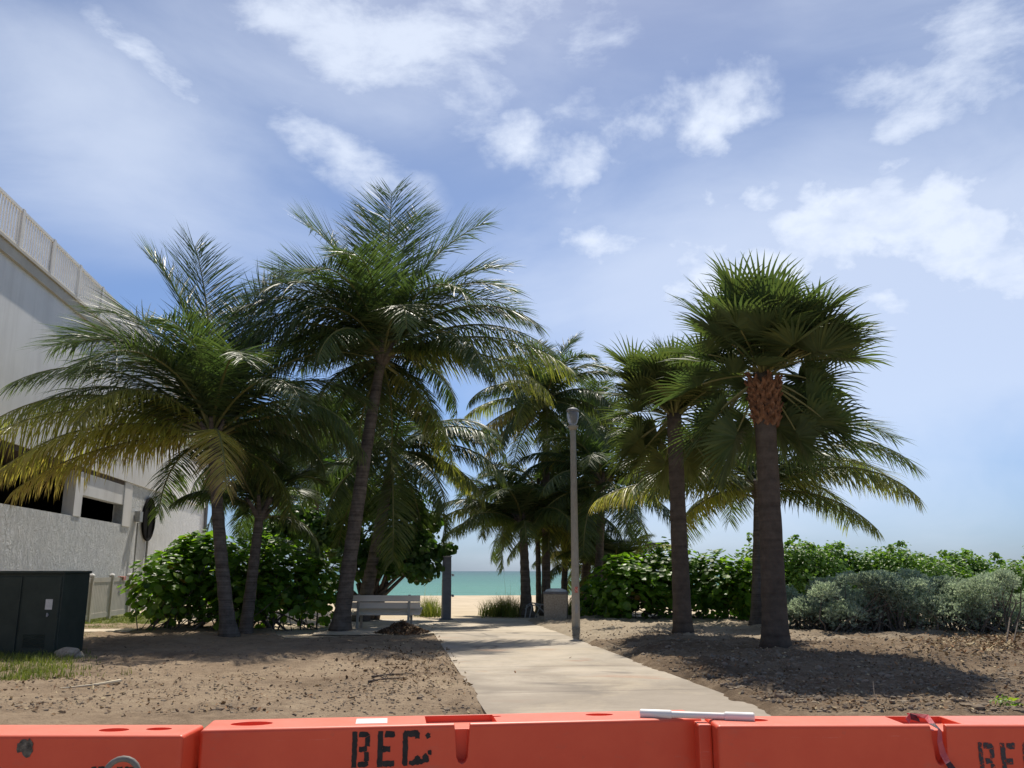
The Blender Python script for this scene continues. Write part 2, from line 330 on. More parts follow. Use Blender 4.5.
mb = MB(); mb.quad([uw(-10.3, 14, .02), uw(-7.2, 14, .02), uw(-7.2, 36, .02), uw(-10.3, 36, .02)]); tag(mb.build('lawn', M['lawn']), kind='structure')
mb = MB(); mb.box(uw(-8.6, 24.9, .03), (3.6, 1.1, .08), Matrix.Rotation(PA, 3, 'Z')); tag(mb.build('side_walk', M['walk']), kind='structure')

# ------------------------------------------------------------------ stuff on the ground
def blades(mb, x, y, n, h, spread, lean=.5, wd=.008, z=None, age0=0, age1=.6, seg=3):
    for _ in range(n):
        a = random.uniform(0, 6.283); r = spread * math.sqrt(random.random())
        px, py = x + r * math.cos(a), y + r * math.sin(a); z0 = (gz(px, py) if z is None else z)
        d = random.uniform(0, 6.283); ln = h * random.uniform(.5, 1.1); le = lean * random.uniform(.2, 1.2)
        dv = Vector((math.cos(d), math.sin(d), 0)); sd = Vector((-dv.y, dv.x, 0)) * wd
        ag = random.uniform(age0, age1); prev = None
        for k in range(seg + 1):
            t = k / seg; c = Vector((px, py, z0)) + dv * (le * ln * t * t) + Vector((0, 0, ln * (t - .25 * le * t * t)))
            row = [mb.vert(c - sd * (1 - t), ag), mb.vert(c + sd * (1 - t), ag)] if k < seg else [mb.vert(c, ag)]
            if prev: mb.face(prev + row[::-1] if k < seg else [prev[0], prev[1], row[0]])
            prev = row
mb = MB()
for _ in range(2600):
    u, w = random.uniform(-10.2, -6.9), random.uniform(17.5, 33)
    if 24.3 < w < 25.5 or (u > -7.4 and random.random() < .5): continue
    p = uw(u, w); blades(mb, p.x, p.y, 5, .11, .12, .7, .006, .02)
for _ in range(420):
    p = gpt(random.gauss(25, 28), random.uniform(655, 684)); blades(mb, p.x, p.y, 7, .16, .16, .8, .007, gz(p.x, p.y) - .01)
tag(mb.build('grass', M['grass']), kind='stuff')

ICO = {}
def blob(mb, p, r, sub, age):
    if sub == 1:
        if 1 not in ICO:
            bm = bmesh.new(); bmesh.ops.create_icosphere(bm, subdivisions=1, radius=1); bm.verts.ensure_lookup_table(); ICO[1] = ([v.co.copy() for v in bm.verts], [[v.index for v in f.verts] for f in bm.faces]); bm.free()
        vs, fs = ICO[1]; sx_, sy_, sz_ = (random.uniform(.7, 1.4) for _ in range(3)); a_ = random.uniform(0, 6.28); c_, s_ = math.cos(a_), math.sin(a_)
        ids = []
        for v in vs:
            k = r * random.uniform(.65, 1.3); x, y = v.x * sx_ * k, v.y * sy_ * k; ids.append(mb.vert(p + Vector((x * c_ - y * s_, x * s_ + y * c_, v.z * sz_ * .75 * k)), age))
        for f in fs: mb.face([ids[q] for q in f])
        return
    if True: pass
    bm = bmesh.new(); bmesh.ops.create_icosphere(bm, subdivisions=sub, radius=r)
    s = random.random() * 50; ids = []
    for v in bm.verts:
        k = 1 + .45 * noise.noise(v.co / r * .9 + Vector((s, s, s))); ids.append(mb.vert(p + Vector((v.co.x * k * 1.2, v.co.y * k, v.co.z * k * .7)), age))
    for f in bm.faces: mb.face([ids[v.index] for v in f.verts])
    bm.free()
mb = MB(); k = 0
while k < 11000:
    px, py = random.uniform(-60, 1080), 636 + 84 * random.random() ** .8
    p = gpt(px, py); u, w = to_uw(p.x, p.y)
    if PL - .05 < u < PR + .1: continue
    dens = .5 + .9 * nz(p.x, p.y, .8, 12) + (.35 if u > PR else 0)
    if random.random() > dens: continue
    p.z = gz(p.x, p.y); blob(mb, p, (.008 + .022 * random.random() ** 2) * (1.9 if random.random() < .05 else 1) * (1.2 if u > PR else .7), 1, 0); k += 1
tag(mb.build('soil_clods', M['clod']), kind='stuff')
def litter(mb, p, s, age=None, flat=.6):
    ag = random.choice((0, .2, .4, .5, .6, .85, 1)) if age is None else age
    n = Vector((random.gauss(0, flat), random.gauss(0, flat), 1)).normalized(); a = n.orthogonal().normalized(); a = Matrix.Rotation(random.uniform(0, 6.28), 3, n) @ a; b = n.cross(a)
    l, w = s * random.uniform(.7, 1.3), s * random.uniform(.35, .7); cup = random.uniform(-.3, .5) * s
    v = [mb.vert(p + a * x * l + b * y * w + n * (cup * (x * x) + .01), ag) for x, y in ((-1, 0), (-.4, -.9), (.4, -.8), (1, 0), (.4, .8), (-.4, .9))]
    mb.face([v[0], v[1], v[2], v[3]]); mb.face([v[0], v[3], v[4], v[5]])
mb = MB(); k = 0
while k < 5200:
    px, py = random.uniform(-60, 1120), 628 + 92 * random.random()
    p = gpt(px, py); u, w = to_uw(p.x, p.y)
    if PL - .1 < u < PR + .1 and random.random() > .015: continue
    dens = .06 + .6 * max(0, nz(p.x, p.y, .5, 21)) + (.5 if u > PR else 0) + (.8 if px > 900 and py < 670 else 0)
    if random.random() > dens: continue
    p.z = gz(p.x, p.y) + .008; litter(mb, p, random.uniform(.012, .036)); k += 1
for _ in range(1500):
    p = gpt(random.gauss(1000, 45), random.gauss(652, 7)); p.z = gz(p.x, p.y) + .01 + .03 * random.random(); litter(mb, p, random.uniform(.025, .06), random.choice((.2, .5, .7, .85, .85, 1)))
for _ in range(900):
    p = gpt(random.gauss(415, 40), random.gauss(668, 16)); u, w = to_uw(p.x, p.y)
    if u < PL + .1: p.z = gz(p.x, p.y) + .01; litter(mb, p, random.uniform(.015, .04), random.choice((.1, .3, .5, .8)))
tag(mb.build('leaf_litter', M['litter']), kind='stuff')

# ------------------------------------------------------------------ palms
DOWN = Vector((0, 0, -1)); WIND = Vector((.10, -.10, 0))
def frond_mesh(mb, base, az, el, L, droop, age=0., leaf=1.14, nl=128, dens=1., hang=.5, tipage=0.):
    a, e = R(az), R(el); ns = 18; p = Vector(base); pts = [p.copy()]; tans = []
    yaw = random.uniform(-.3, .3)
    for i in range(ns):
        t = (i + .5) / ns; ee = e - R(droop) * t ** 1.4; aa = a + yaw * t * t
        d = Vector((math.cos(ee) * math.cos(aa), math.cos(ee) * math.sin(aa), math.sin(ee))); tans.append(d); p = p + d * (L / ns); pts.append(p.copy())
    tans.append(tans[-1])
    mb.tube(pts, [.045 * (1 - .9 * (i / ns)) * (1.3 if i == 0 else 1) + .004 for i in range(ns + 1)], 5, 1)
    roll = random.uniform(-.35, .35); dr_ = sstep(82, 25, el); hang = hang * (.3 + .65 * dr_); up0 = .26 - .67 * dr_; leaf = leaf * (1.32 - .32 * dr_)
    for i in range(nl):
        s = .13 + .87 * (i + random.uniform(-.3, .3)) / nl
        if s > .995: s = .995
        fi = s * ns; k = int(fi); fr = fi - k
        o = pts[k].lerp(pts[k + 1], fr); T = tans[k].lerp(tans[min(k + 1, ns)], fr).normalized()
        S = T.cross(Vector((0, 0, 1)));
        if S.length < .15: S = Vector((-math.sin(a), math.cos(a), 0)).cross(T).cross(T) * -1
        S.normalize(); U = S.cross(T).normalized()
        S = Matrix.Rotation(roll * s, 3, T) @ S; U = Matrix.Rotation(roll * s, 3, T) @ U
        prof = (.5 + .5 * sstep(.1, .3, s)) * (1 - .5 * sstep(.65, 1., s))
        ln0 = leaf * prof * L / 4.8 * 1.05
        gap = 6 * noise.noise(Vector((s * 7, az * .37, L * 3)))
        for sg in (-1, 1):
            if random.random() > dens: continue
            ang = R(60 + 20 * dr_ - (26 + 16 * dr_) * s ** 1.6 + random.gauss(0, 5.5) + gap); up = up0 * (1 if el < 70 else 1 - .6 * s) + random.gauss(0, .13)
            d = (T * math.cos(ang) + S * sg * math.sin(ang) + U * up).normalized()
            ln = ln0 * random.uniform(.82, 1.12); hg = hang * random.uniform(.6, 1.3); wd = .0195 * random.uniform(.8, 1.2) * (1 - .4 * s)
            tw = random.gauss(0, .35); q = o.copy(); prev = None; n3 = 4
            ag = min(1, max(0, age + random.gauss(0, .07) + tipage * s ** 2))
            for j in range(n3 + 1):
                t = j / n3
                W = T - d * T.dot(d); W = W.normalized() if W.length > .05 else U
                W = Matrix.Rotation(tw, 3, d) @ W
                wj = wd * (.55, 1, .95, .62, 0)[j]
                ag_j = min(1, ag + (.25 if age > .2 else .1) * t ** 3)
                row = [mb.vert(q - W * wj, ag_j), mb.vert(q + W * wj, ag_j)] if j < n3 else [mb.vert(q, ag_j)]
                if prev: mb.face([prev[0], prev[1]] + row[::-1], 0)
                prev = row
                q = q + d * (ln / n3)
                d = (d + (DOWN * hg + WIND) * (.34 + .3 * t)).normalized()
    return pts

def trunk_curve(base, top, bend=.0, n=14):
    b, t = Vector(base), Vector(top); out = []
    side = Vector((1, 0, 0))
    for i in range(n + 1):
        s = i / n; p = b.lerp(t, s); p.x = b.x + (t.x - b.x) * (s + bend * s * (1 - s)); out.append(p)
    return out

def coconut(label, base, crown, r0, r1, spec, nrand, L, seed, group='coconut palms', bend=.2, flare=1.8, ageb=0., hang=.5, elr=(-35, 75), leaf=1.14, azr=None, nl=128, name='coconut_palm'):
    random.seed(seed)
    root = thing(name, base, label, 'palm tree', group)
    off = -Vector(base); c = Vector(crown) + off
    mb = MB(); pts = trunk_curve((0, 0, -.1), c, bend, 22)
    rad = []
    for i in range(23):
        s = i / 22; r = r1 + (r0 - r1) * (1 - s) ** .8; r *= 1 + (flare - 1) * math.exp(-s * c.z / .28); r *= 1 + (.05 if i % 2 else -.03); rad.append(r)
    mb.tube(pts, rad, 12, 0, jit=.035); mb.build('trunk', M['bark'], root, smooth=True)
    # heart of leaf bases
    mb = MB()
    for k in range(9):
        a = k * 2.4; e = R(60 - 4 * k); d = Vector((math.cos(a) * math.cos(e), math.sin(a) * math.cos(e), math.sin(e)))
        mb.tube([c + Vector((0, 0, -.25)), c + d * .25 + Vector((0, 0, -.1)), c + d * .55], [r1 * .8, r1 * .6, .05], 6, 0)
    mb.build('leaf_bases', M['boots'] if ageb > .15 else M['bark'], root)
    for sp in spec:
        az, el, ll, dr, ag = sp[:5]; mb = MB()
        frond_mesh(mb, c + Vector((random.uniform(-.08, .08), random.uniform(-.08, .08), random.uniform(-.1, .1))), az, el, ll, dr, ag, leaf, nl, hang=hang * (sp[5] if len(sp) > 5 else 1), tipage=.15 if ag > .15 else .03); mb.build('frond', [M['frond'], M['rachis']], root)
    for k in range(nrand):
        az = (k * 137.5 + seed * 51) % 360; f = (k + .5) / nrand
        if azr: az = azr[0] + (azr[1] - azr[0]) * ((k * .618 + .13) % 1)
        el = elr[1] + 6 - (elr[1] - 4 - elr[0]) * f + random.uniform(-6, 6); ll = L * random.uniform(.85, 1.08) * (.85 + .15 * min(1, 2 * f))
        ag = ageb + max(0, f - .6) * random.choice((0, .2, .5, .9)) ; mb = MB()
        frond_mesh(mb, c + Vector((0, 0, .1 - .3 * f)), az, el, ll, random.uniform(70, 108) + (15 if el > 50 else 0) - (20 if el < 0 else 0), ag, leaf, nl, hang=hang, tipage=.1); mb.build('frond', [M['frond'], M['rachis']], root)
    return root
def gbase(px, py, dz=0.):
    z = 0.
    for _ in range(14): p = gpt(px, py, z); z = .6 * z + .4 * gz(p.x, p.y)
    p = gpt(px, py, z); p.z = z + dz; return p
# A: left palm, B: main palm, and their neighbours (az 0 right, 90 away, 180 left, 270 towards the camera)
bA = gbase(230, 637); cA = at(213, 436, bA.y)
coconut('left palm with yellowing lower fronds hanging over the green cabinet', bA, cA, .175, .115,
  [(150, 87, 5.5, 22, 0), (175, 82, 5.5, 36, 0), (60, 82, 5.4, 34, 0), (165, 73, 5.6, 74, 0), (135, 68, 5.2, 82, 0), (215, 70, 4.7, 100, 0), (20, 66, 5.1, 82, 0), (300, 64, 4.3, 105, 0), (100, 80, 5.2, 55, 0), (182, 68, 5.2, 84, 0), (40, 77, 5.4, 55, 0), (60, 70, 5.0, 66, 0),
   (178, 61, 5.7, 82, .02), (172, 56, 5.0, 80, .03), (188, 47, 5.5, 80, .08), (184, 40, 5.0, 76, .12), (193, 30, 5.7, 70, .3), (199, 20, 5.8, 66, .46), (185, 10, 5.4, 52, .55), (208, 12, 5.0, 62, .5), (194, -2, 4.8, 40, .62),
   (226, 46, 4.2, 118, .36), (262, 80, 3.8, 90, .0), (238, 62, 4.6, 115, .03), (293, 6, 3.9, 80, .6), (325, 52, 4.2, 110, .0), (345, 40, 4.4, 95, 0), (10, 56, 4.6, 95, 0), (5, 30, 4.2, 85, .05)], 14, 3.7, 11, elr=(-15, 60), azr=(20, 150))
bB = gbase(340, 632); cB = at(382, 357, bB.y)
coconut('tallest palm with feathery green crown on a leaning trunk by the bench', bB, cB, .22, .13,
  [(90, 88, 5.8, 22, 0), (160, 75, 5.8, 44, 0), (20, 74, 5.6, 44, 0), (120, 84, 5.4, 30, 0), (60, 83, 5.4, 30, 0), (20, 66, 5.0, 62, 0), (165, 66, 5.0, 68, 0), (185, 58, 5.0, 90, .0), (8, 57, 5.0, 88, 0), (355, 46, 5.1, 84, .02),
   (8, 34, 5.5, 72, .05), (356, 22, 5.8, 62, .22), (350, 8, 5.3, 55, .3), (192, 46, 4.8, 105, .04), (205, 34, 5.0, 100, .08), (230, 52, 4.0, 125, .03), (292, 54, 3.8, 130, .08),
   (180, 25, 4.6, 85, .08), (265, 76, 4.4, 110, 0), (310, 60, 4.4, 112, 0), (215, 62, 4.6, 108, 0), (250, 28, 3.8, 105, .05), (340, 20, 4.2, 85, .05), (325, 28, 4.4, 95, .06), (200, 10, 4.2, 70, .1), (240, 66, 4.4, 108, 0), (200, 52, 4.8, 95, .02), (135, 66, 5.0, 78, 0), (340, 62, 4.8, 95, 0)], 18, 3.8, 23, elr=(-40, 55), azr=(30, 170), bend=-.25, flare=1.7)
bC = gbase(245, 634); cC = at(260, 512, bC.y + .5)
coconut('short slim palm crowded between the two larger left trunks', bC, cC, .16, .11, [(120, 78, 2.6, 30, 0), (60, 74, 2.8, 35, .05), (20, 60, 2.8, 60, .1), (200, 66, 2.6, 50, .05)], 6, 2.9, 31, elr=(0, 70), azr=(0, 200), bend=0, flare=1.3)
cD = at(393, 452, 28.); bD = Vector((at(360, 600, 28.5).x, 28.5, 0))
coconut('dark leaning palm behind the tallest palm, fronds drooping toward the sea', bD, cD, .22, .14,
  [(0, 34, 4.2, 85, .03), (-8, 16, 4.1, 72, .1), (15, 48, 4.0, 85, 0), (345, -5, 3.6, 55, .2), (20, 4, 3.2, 60, .4)], 15, 4.0, 41, elr=(-55, 55))
cE = at(318, 420, 37); bE = Vector((cE.x + .1, 37, 0))
coconut('shaded palm in the dark mass between the two big left palms', bE, cE, .22, .15, [], 24, 4.8, 53, elr=(-60, 60))
cE2 = at(262, 462, 38); bE2 = Vector((cE2.x, 38, 0))
coconut('low shaded palm behind the left sea grape bush', bE2, cE2, .2, .15, [], 20, 4.3, 57, elr=(-50, 60))
# cluster by the beach
b = Vector((at(527, 617, 31.7).x, 31.7, 0))
coconut('low bushy palm with thick base nearest the sea gap', b, at(523, 524, 31.7), .2, .13, [(178, 28, 3.3, 62, .2), (172, 44, 3.4, 70, .05), (160, 58, 3.6, 60, .02), (135, 66, 3.8, 40, 0), (200, 18, 3., 60, .15), (15, 55, 3.3, 60, 0)], 18, 3.1, 61, elr=(12, 72), bend=.1, flare=2.2)
b = Vector((at(546, 615, 33).x, 33, 0))
coconut('tall straight palm with wind-blown top rising beside the street lamp', b, at(546, 400, 33), .17, .12, [(100, 84, 3.0, 45, 0), (30, 76, 3.1, 35, 0), (5, 50, 3.0, 70, .05), (178, 12, 3.3, 55, .3), (190, -12, 3.4, 40, .65), (170, -25, 3.2, 35, .7), (240, 0, 3., 70, .3), (350, 5, 3.2, 70, .2)], 21, 3.6, 67, elr=(-45, 75), bend=0, hang=1.0)
b = Vector((at(539, 612, 34.5).x, 34.5, 0))
coconut('thin trunked palm half hidden in the middle of the beach cluster', b, at(537, 490, 34.5), .11, .09, [(182, 15, 3., 60, .2), (205, 2, 2.8, 60, .35)], 19, 3.3, 71, elr=(-60, 65), bend=0, ageb=.08)
b = Vector((at(563, 608, 35).x, 35, 0))
coconut('small leaning palm with shaggy dead skirt right behind the trash bin', b, at(567, 512, 35), .13, .11, [(265, -60, 1.6, 30, .9), (200, -70, 1.5, 20, 1), (330, -68, 1.5, 20, .95)], 19, 3.3, 73, elr=(-30, 70), bend=0)
b = Vector((at(596, 606, 31).x, 31, 0))
coconut('palm with open crown between the street lamp and the shorter fan palm', b, at(602, 482, 31), .16, .12, [(2, 22, 3.4, 50, .4), (170, 45, 3.2, 70, .1), (150, 70, 3.2, 50, .05), (350, 40, 3.2, 70, .1)], 19, 3.7, 79, elr=(-40, 70), bend=.2)
b = Vector((at(607, 608, 37).x, 37, 0))
coconut('farthest palm of the beach cluster, top peeping over the lamp', b, at(596, 430, 37), .15, .11, [(120, 80, 3.2, 40, 0)], 21, 3.7, 83, elr=(-40, 70), bend=0)
b = Vector((at(620, 608, 34).x, 34, 0))
coconut('low young palm beside the right sea grape bush', b, at(615, 568, 34), .2, .18, [(10, 48, 2.6, 70, .3), (30, 60, 2.4, 60, .1)], 12, 2.5, 89, elr=(-5, 75), bend=0)
b = Vector((at(583, 608, 36).x, 36, 0))
coconut('very low young palm tucked behind the street lamp', b, at(587, 560, 36), .2, .18, [], 13, 2.6, 97, elr=(-15, 75), bend=0)
bG = Vector((at(757, 632, 24.2).x, 24.2, .1))
coconut('wide arching palm behind the big fan palm on the right', bG, at(759, 492, 24.2), .16, .13,
  [(355, 60, 4.6, 95, .08), (350, 46, 4.9, 92, .15), (8, 36, 4.8, 85, .3), (340, 28, 4.4, 80, .28), (10, 6, 3.8, 55, .2), (30, 40, 4.5, 70, .05), (178, 14, 4.6, 42, .42), (192, 34, 4.3, 85, .12), (184, 0, 2.9, 62, .5), (172, 40, 4.2, 80, .05), (200, 30, 4., 85, .1), (60, 60, 4., 60, 0)], 10, 4.1, 101, elr=(10, 70), azr=(20, 170), bend=0)

def fan_leaf(mb, base, az, el, pet, rad, age, fold=.5, lean=0.):
    a, e = R(az), R(el)
    d = (Vector((math.cos(e) * math.cos(a), math.cos(e) * math.sin(a), math.sin(e))) + Vector((lean, 0, 0))).normalized(); p = Vector(base); pts = [p.copy()]
    for i in range(6):
        p = p + d * (pet / 6); pts.append(p.copy()); d = (d + DOWN * .035 * (1 + math.cos(e))).normalized()
    mb.tube(pts, [.028 - .002 * i for i in range(7)], 4, 1)
    T = d; S = T.cross(Vector((0, 0, 1)))
    if S.length < .1: S = Vector((-math.sin(a), math.cos(a), 0))
    S.normalize(); S = Matrix.Rotation(random.gauss(0, .25), 3, T) @ S; U = S.cross(T).normalized()
    nseg = 40
    for k in range(nseg):
        f = (k + .5) / nseg * 2 - 1; th = f * R(138); costa = .30 * (1 - abs(f)) ** 1.0
        o = p + T * costa - U * .35 * costa * costa
        dd = (T * math.cos(th) + S * math.sin(th) + U * (fold * abs(math.sin(th)) - .25 * costa)).normalized()
        ln = rad * (1 - .28 * abs(f) ** 2) * random.uniform(.86, 1.1); q = o.copy(); prev = None; ag = min(1, max(0, age + random.gauss(0, .05)))
        hg = random.uniform(.15, .6) + .45 * abs(f)
        for j in range(5):
            t = j / 4
            W = dd.cross(U); W = W.normalized() if W.length > .05 else S
            W = (W + U * random.gauss(0, .25)).normalized()
            wj = (.007, .028, .026, .013, 0)[j] * rad / .9
            row = [mb.vert(q - W * wj, ag), mb.vert(q + W * wj, ag)] if j < 4 else [mb.vert(q, ag + .1)]
            if prev: mb.face([prev[0], prev[1]] + row[::-1], 0)
            prev = row; q = q + dd * ln / 4; dd = (dd + DOWN * hg * (0, .25, .55, .8, 1)[j]).normalized()
def sabal(label, base, top, r0, r1, nleaf, pet, rad, seed, ageb=0, boots=True, lowage=.3, lean=0.):
    random.seed(seed); root = thing('fan_palm', base, label, 'palm tree', 'fan palms')
    c = Vector(top) - Vector(base); mb = MB(); pts = trunk_curve((0, 0, -.1), c, .1, 26)
    rr = [(r1 + (r0 - r1) * (1 - i / 26) ** 1.3) * (1 + .3 * math.exp(-i / 26 * c.z / .3)) * (1 + random.uniform(-.02, .02)) for i in range(27)]
    mb.tube(pts, rr, 16, 0, jit=.03); mb.build('trunk', M['bark2'], root, smooth=True)
    if boots:
        mb = MB()
        for k in range(60):
            a = k * 2.399; z = c.z - 1.1 + .85 * k / 60; rr_ = r1 * (1.02 + .25 * k / 60)
            o = Vector((c.x + math.cos(a) * rr_, c.y + math.sin(a) * rr_, z)); n_ = Vector((math.cos(a), math.sin(a), 0)); s_ = Vector((-n_.y, n_.x, 0))
            for sg in (-1, 1): mb.tube([o + s_ * .075 * sg - n_ * .03, o + s_ * .02 * sg + n_ * .03 + Vector((0, 0, .12)), o + n_ * random.uniform(.05, .17) - s_ * .03 * sg + Vector((0, 0, random.uniform(.18, .3)))], [.055, .05, .02], 5, 0)
        mb.build('leaf_boots', M['boots'], root)
    for k in range(nleaf):
        f = (k + .5) / nleaf; az = k * 137.5 + random.uniform(-12, 12)
        el = 88 - 138 * f ** .9 + random.uniform(-11, 11); mb = MB()
        dq = abs((az - 270 + 180) % 360 - 180)
        if (el < 30 and dq < 62) or (el < 6 and dq < 84): el = random.uniform(32, 60)
        ag = ageb + (lowage * max(0, f - .72) / .28 if f > .72 else random.uniform(0, .08))
        fan_leaf(mb, c + Vector((0, 0, .15 - .35 * f)), az, el, pet * random.uniform(.7, 1.2) * (.58 + .5 * sstep(.05, .5, f)), rad * random.uniform(.9, 1.1), ag, lean=lean); mb.build('fan_leaf', [M['fan'], M['rachis']], root)
    for k in range(9):
        mb = MB(); fan_leaf(mb, c + Vector((0, 0, -.1)), k * 137.5 + 40, random.uniform(15, 80), random.uniform(.35, .7), rad * .85, ageb + .04, lean=lean); mb.build('fan_leaf', [M['fan'], M['rachis']], root)
    return root
bS1 = gbase(776, 647)
sabal('large fan palm with orange leaf bases under its round crown, nearest on the right', bS1, at(763, 373, bS1.y), .245, .195, 74, 1.2, 1.08, 6, lean=.26, lowage=.1)
bS2 = gbase(683, 632)
sabal('shorter fan palm with plain dark trunk and yellowish lower leaves', bS2, at(674, 414, bS2.y), .22, .18, 64, 1.05, 1.02, 9, ageb=.07, boots=False, lowage=.35)

# ------------------------------------------------------------------ shrubs
def disc_leaf(mb, p, n, r, age):
    n = n.normalized(); a = n.orthogonal().normalized(); a = Matrix.Rotation(random.uniform(0, 6.28), 3, n) @ a; b = n.cross(a)
    ctr = mb.vert(p - n * r * .12, age); ring = [mb.vert(p + (a * math.cos(k * 1.0472) + b * math.sin(k * 1.0472)) * r * random.uniform(.85, 1.1) + n * r * random.uniform(-.1, .2), age) for k in range(6)]
    for k in (0, 2, 4): mb.face([ctr, ring[k], ring[k + 1], ring[(k + 2) % 6]])
def shrub(name, label, cat, lobes, n, r, mat, seed, group=None, stems=10, age=(0, .5), base=None, kind='disc', deep=.35, upbias=.5, base_z=0., oldp=.0, low=0):
    random.seed(seed)
    b = Vector(base) if base is not None else Vector((sum(l[0] for l in lobes) / len(lobes), sum(l[1] for l in lobes) / len(lobes), base_z))
    root = thing(name, b, label, cat, group); mb = MB()
    vol = [l[3] * l[4] * l[5] for l in lobes]; tips = []
    tot = sum(v ** .67 for v in vol)
    for l, v in zip(lobes, vol):
        for _ in range(int(n * v ** .67 / tot)):
            d = Vector((random.gauss(0, 1), random.gauss(0, 1), random.gauss(0, 1))).normalized()
            if d.z < -.55 and random.random() < .6: d.z = -d.z
            s = random.random() ** deep
            k = s * (1 + .34 * noise.noise(d * 1.9 + Vector(l[:3])) + .2 * noise.noise(d * 5 + Vector(l[:3])))
            p = Vector((l[0] + d.x * l[3] * k, l[1] + d.y * l[4] * k, l[2] + d.z * l[5] * k)) - b
            if p.z < .03 or (low and p.z < low and p.y < .25 and random.random() < .6): continue
            if kind == 'disc':
                nn = (d * .9 + Vector((0, 0, upbias)) + Vector((random.gauss(0, .45), random.gauss(0, .45), random.gauss(0, .45))))
                ag = random.uniform(*age)
                if random.random() < oldp: ag = random.uniform(.8, 1)
                disc_leaf(mb, p, nn, r * random.uniform(.65, 1.2), ag)
            else:       # tuft of narrow upright leaves
                up = (d * .9 + Vector((random.gauss(0, .3), random.gauss(0, .3), .7))).normalized(); ag = random.random()
                for _k in range(5):
                    dd = (up + Vector((random.gauss(0, .45), random.gauss(0, .45), random.gauss(0, .3)))).normalized(); sd = dd.orthogonal().normalized(); sd = Matrix.Rotation(random.uniform(0, 6.28), 3, dd) @ sd
                    ln = r * random.uniform(.7, 1.2); w_ = r * .13
                    v_ = [mb.vert(p, ag), mb.vert(p + dd * ln * .6 - sd * w_, ag), mb.vert(p + dd * ln, ag), mb.vert(p + dd * ln * .6 + sd * w_, ag)]; mb.face(v_)
            if random.random() < .004 and len(tips) < 60: tips.append(p)
    mb.build('foliage', mat, root)
    mb = MB()
    for k in range(stems):
        l = random.choice(lobes); t = Vector((l[0] + random.gauss(0, .5) * l[3], l[1] + random.gauss(0, .5) * l[4], l[2] + random.uniform(0, .7) * l[5])) - b
        if tips and k % 2: t = random.choice(tips)
        s = Vector((l[0] + random.gauss(0, .35) * l[3], l[1] + random.gauss(0, .35) * l[4], b.z)) - b; s.z = -.05
        m1 = s.lerp(t, .5) + Vector((random.gauss(0, .12), random.gauss(0, .12), random.gauss(0, .08)))
        q = [s, s.lerp(m1, .5) + Vector((random.gauss(0, .05), 0, .05)), m1, m1.lerp(t, .5), t]
        r0 = random.uniform(.012, .03); mb.tube(q, [r0, r0 * .85, r0 * .7, r0 * .45, r0 * .2], 5)
    mb.build('stem', M['wood'], root)
    return root
def lobe(px, py, Y, rx, ry, rz): p = at(px, py, Y); return (p.x, p.y, p.z, rx, ry, rz)
shrub('sea_grape_bush', 'bright sea grape bush with round leaves behind the two slim left trunks', 'bush',
  [lobe(165, 592, 24.2, 1.0, 1.0, 1.05), lobe(215, 578, 25, 1.3, 1.2, 1.3), lobe(272, 582, 24.8, 1.35, 1.2, 1.25), lobe(315, 590, 25.2, .95, 1.0, 1.1), lobe(240, 602, 24.4, 1.3, 1., .9), lobe(190, 560, 25.3, .8, .8, .8)], 5200, .115, M['grape'], 3, 'sea grape bushes', 110, (0, .6), oldp=.01, upbias=1.15, low=.4)
shrub('sea_grape_bush', 'rounded sea grape bush growing behind the shorter fan palm', 'bush',
  [lobe(628, 592, 27, 1.2, 1.1, 1.15), lobe(668, 585, 27.4, 1.35, 1.2, 1.3), lobe(715, 590, 27.2, 1.25, 1.1, 1.15), lobe(748, 595, 26.6, .8, .9, 1.0), lobe(600, 602, 28.5, .8, 1, .8)], 5200, .108, M['grape'], 13, 'sea grape bushes', 40, (0, .6), oldp=.01, upbias=1.15)
# sea grape tree behind the bench
random.seed(77)
bT = Vector((at(372, 600, 29.5).x, 29.5, 0))
tree = thing('sea_grape_tree', bT, 'dark sea grape tree with one branch reaching toward the grey post', 'tree')
mb = MB(); fol = MB()
limbs = [((449, 549), 29.5, 9), ((440, 553), 29.5, 11), ((428, 522), 30, 20), ((405, 505), 29.6, 30), ((380, 500), 30, 34), ((395, 560), 28.8, 30), ((420, 568), 29.2, 26), ((350, 510), 30.5, 34), ((424, 548), 29.4, 18), ((365, 560), 29.2, 34), ((410, 540), 29.2, 34), ((385, 540), 28.9, 34), ((330, 540), 30.5, 36), ((300, 520), 31, 38), ((275, 535), 31, 36), ((340, 480), 31, 34)]
for k in range(4):
    a = k * 1.6; mb.tube([(.15 * math.cos(a), .15 * math.sin(a), -.05), (.3 * math.cos(a), .3 * math.sin(a), .6), (.5 * math.cos(a), .5 * math.sin(a), 1.2)], [.11, .09, .06], 7)
for (px, py), Y, rr in limbs:
    t = at(px, py, Y) - bT; s = Vector((random.gauss(0, .15), random.gauss(0, .15), .5)); m1 = s.lerp(t, .55) + Vector((0, 0, .3))
    mb.tube([s, s.lerp(m1, .6), m1, m1.lerp(t, .6), t], [.08, .06, .045, .03, .012], 6)
    R_ = rr / 36.
    for _ in range(int(20 * rr)):
        d = Vector((random.gauss(0, 1), random.gauss(0, 1), random.gauss(0, 1))).normalized(); k = random.random() ** .45
        p = t + Vector((d.x * R_ * k, d.y * R_ * k, d.z * R_ * .75 * k)) * (1 + .4 * noise.noise(d * 2 + t))
        if p.z < .2: continue
        disc_leaf(fol, p, d + Vector((random.gauss(0, .6), random.gauss(0, .6), .5 + random.gauss(0, .5))), random.uniform(.07, .12), random.uniform(0, .35))
mb.build('trunk', M['wood'], tree, smooth=True); fol.build('crown', M['shade_grape'], tree)
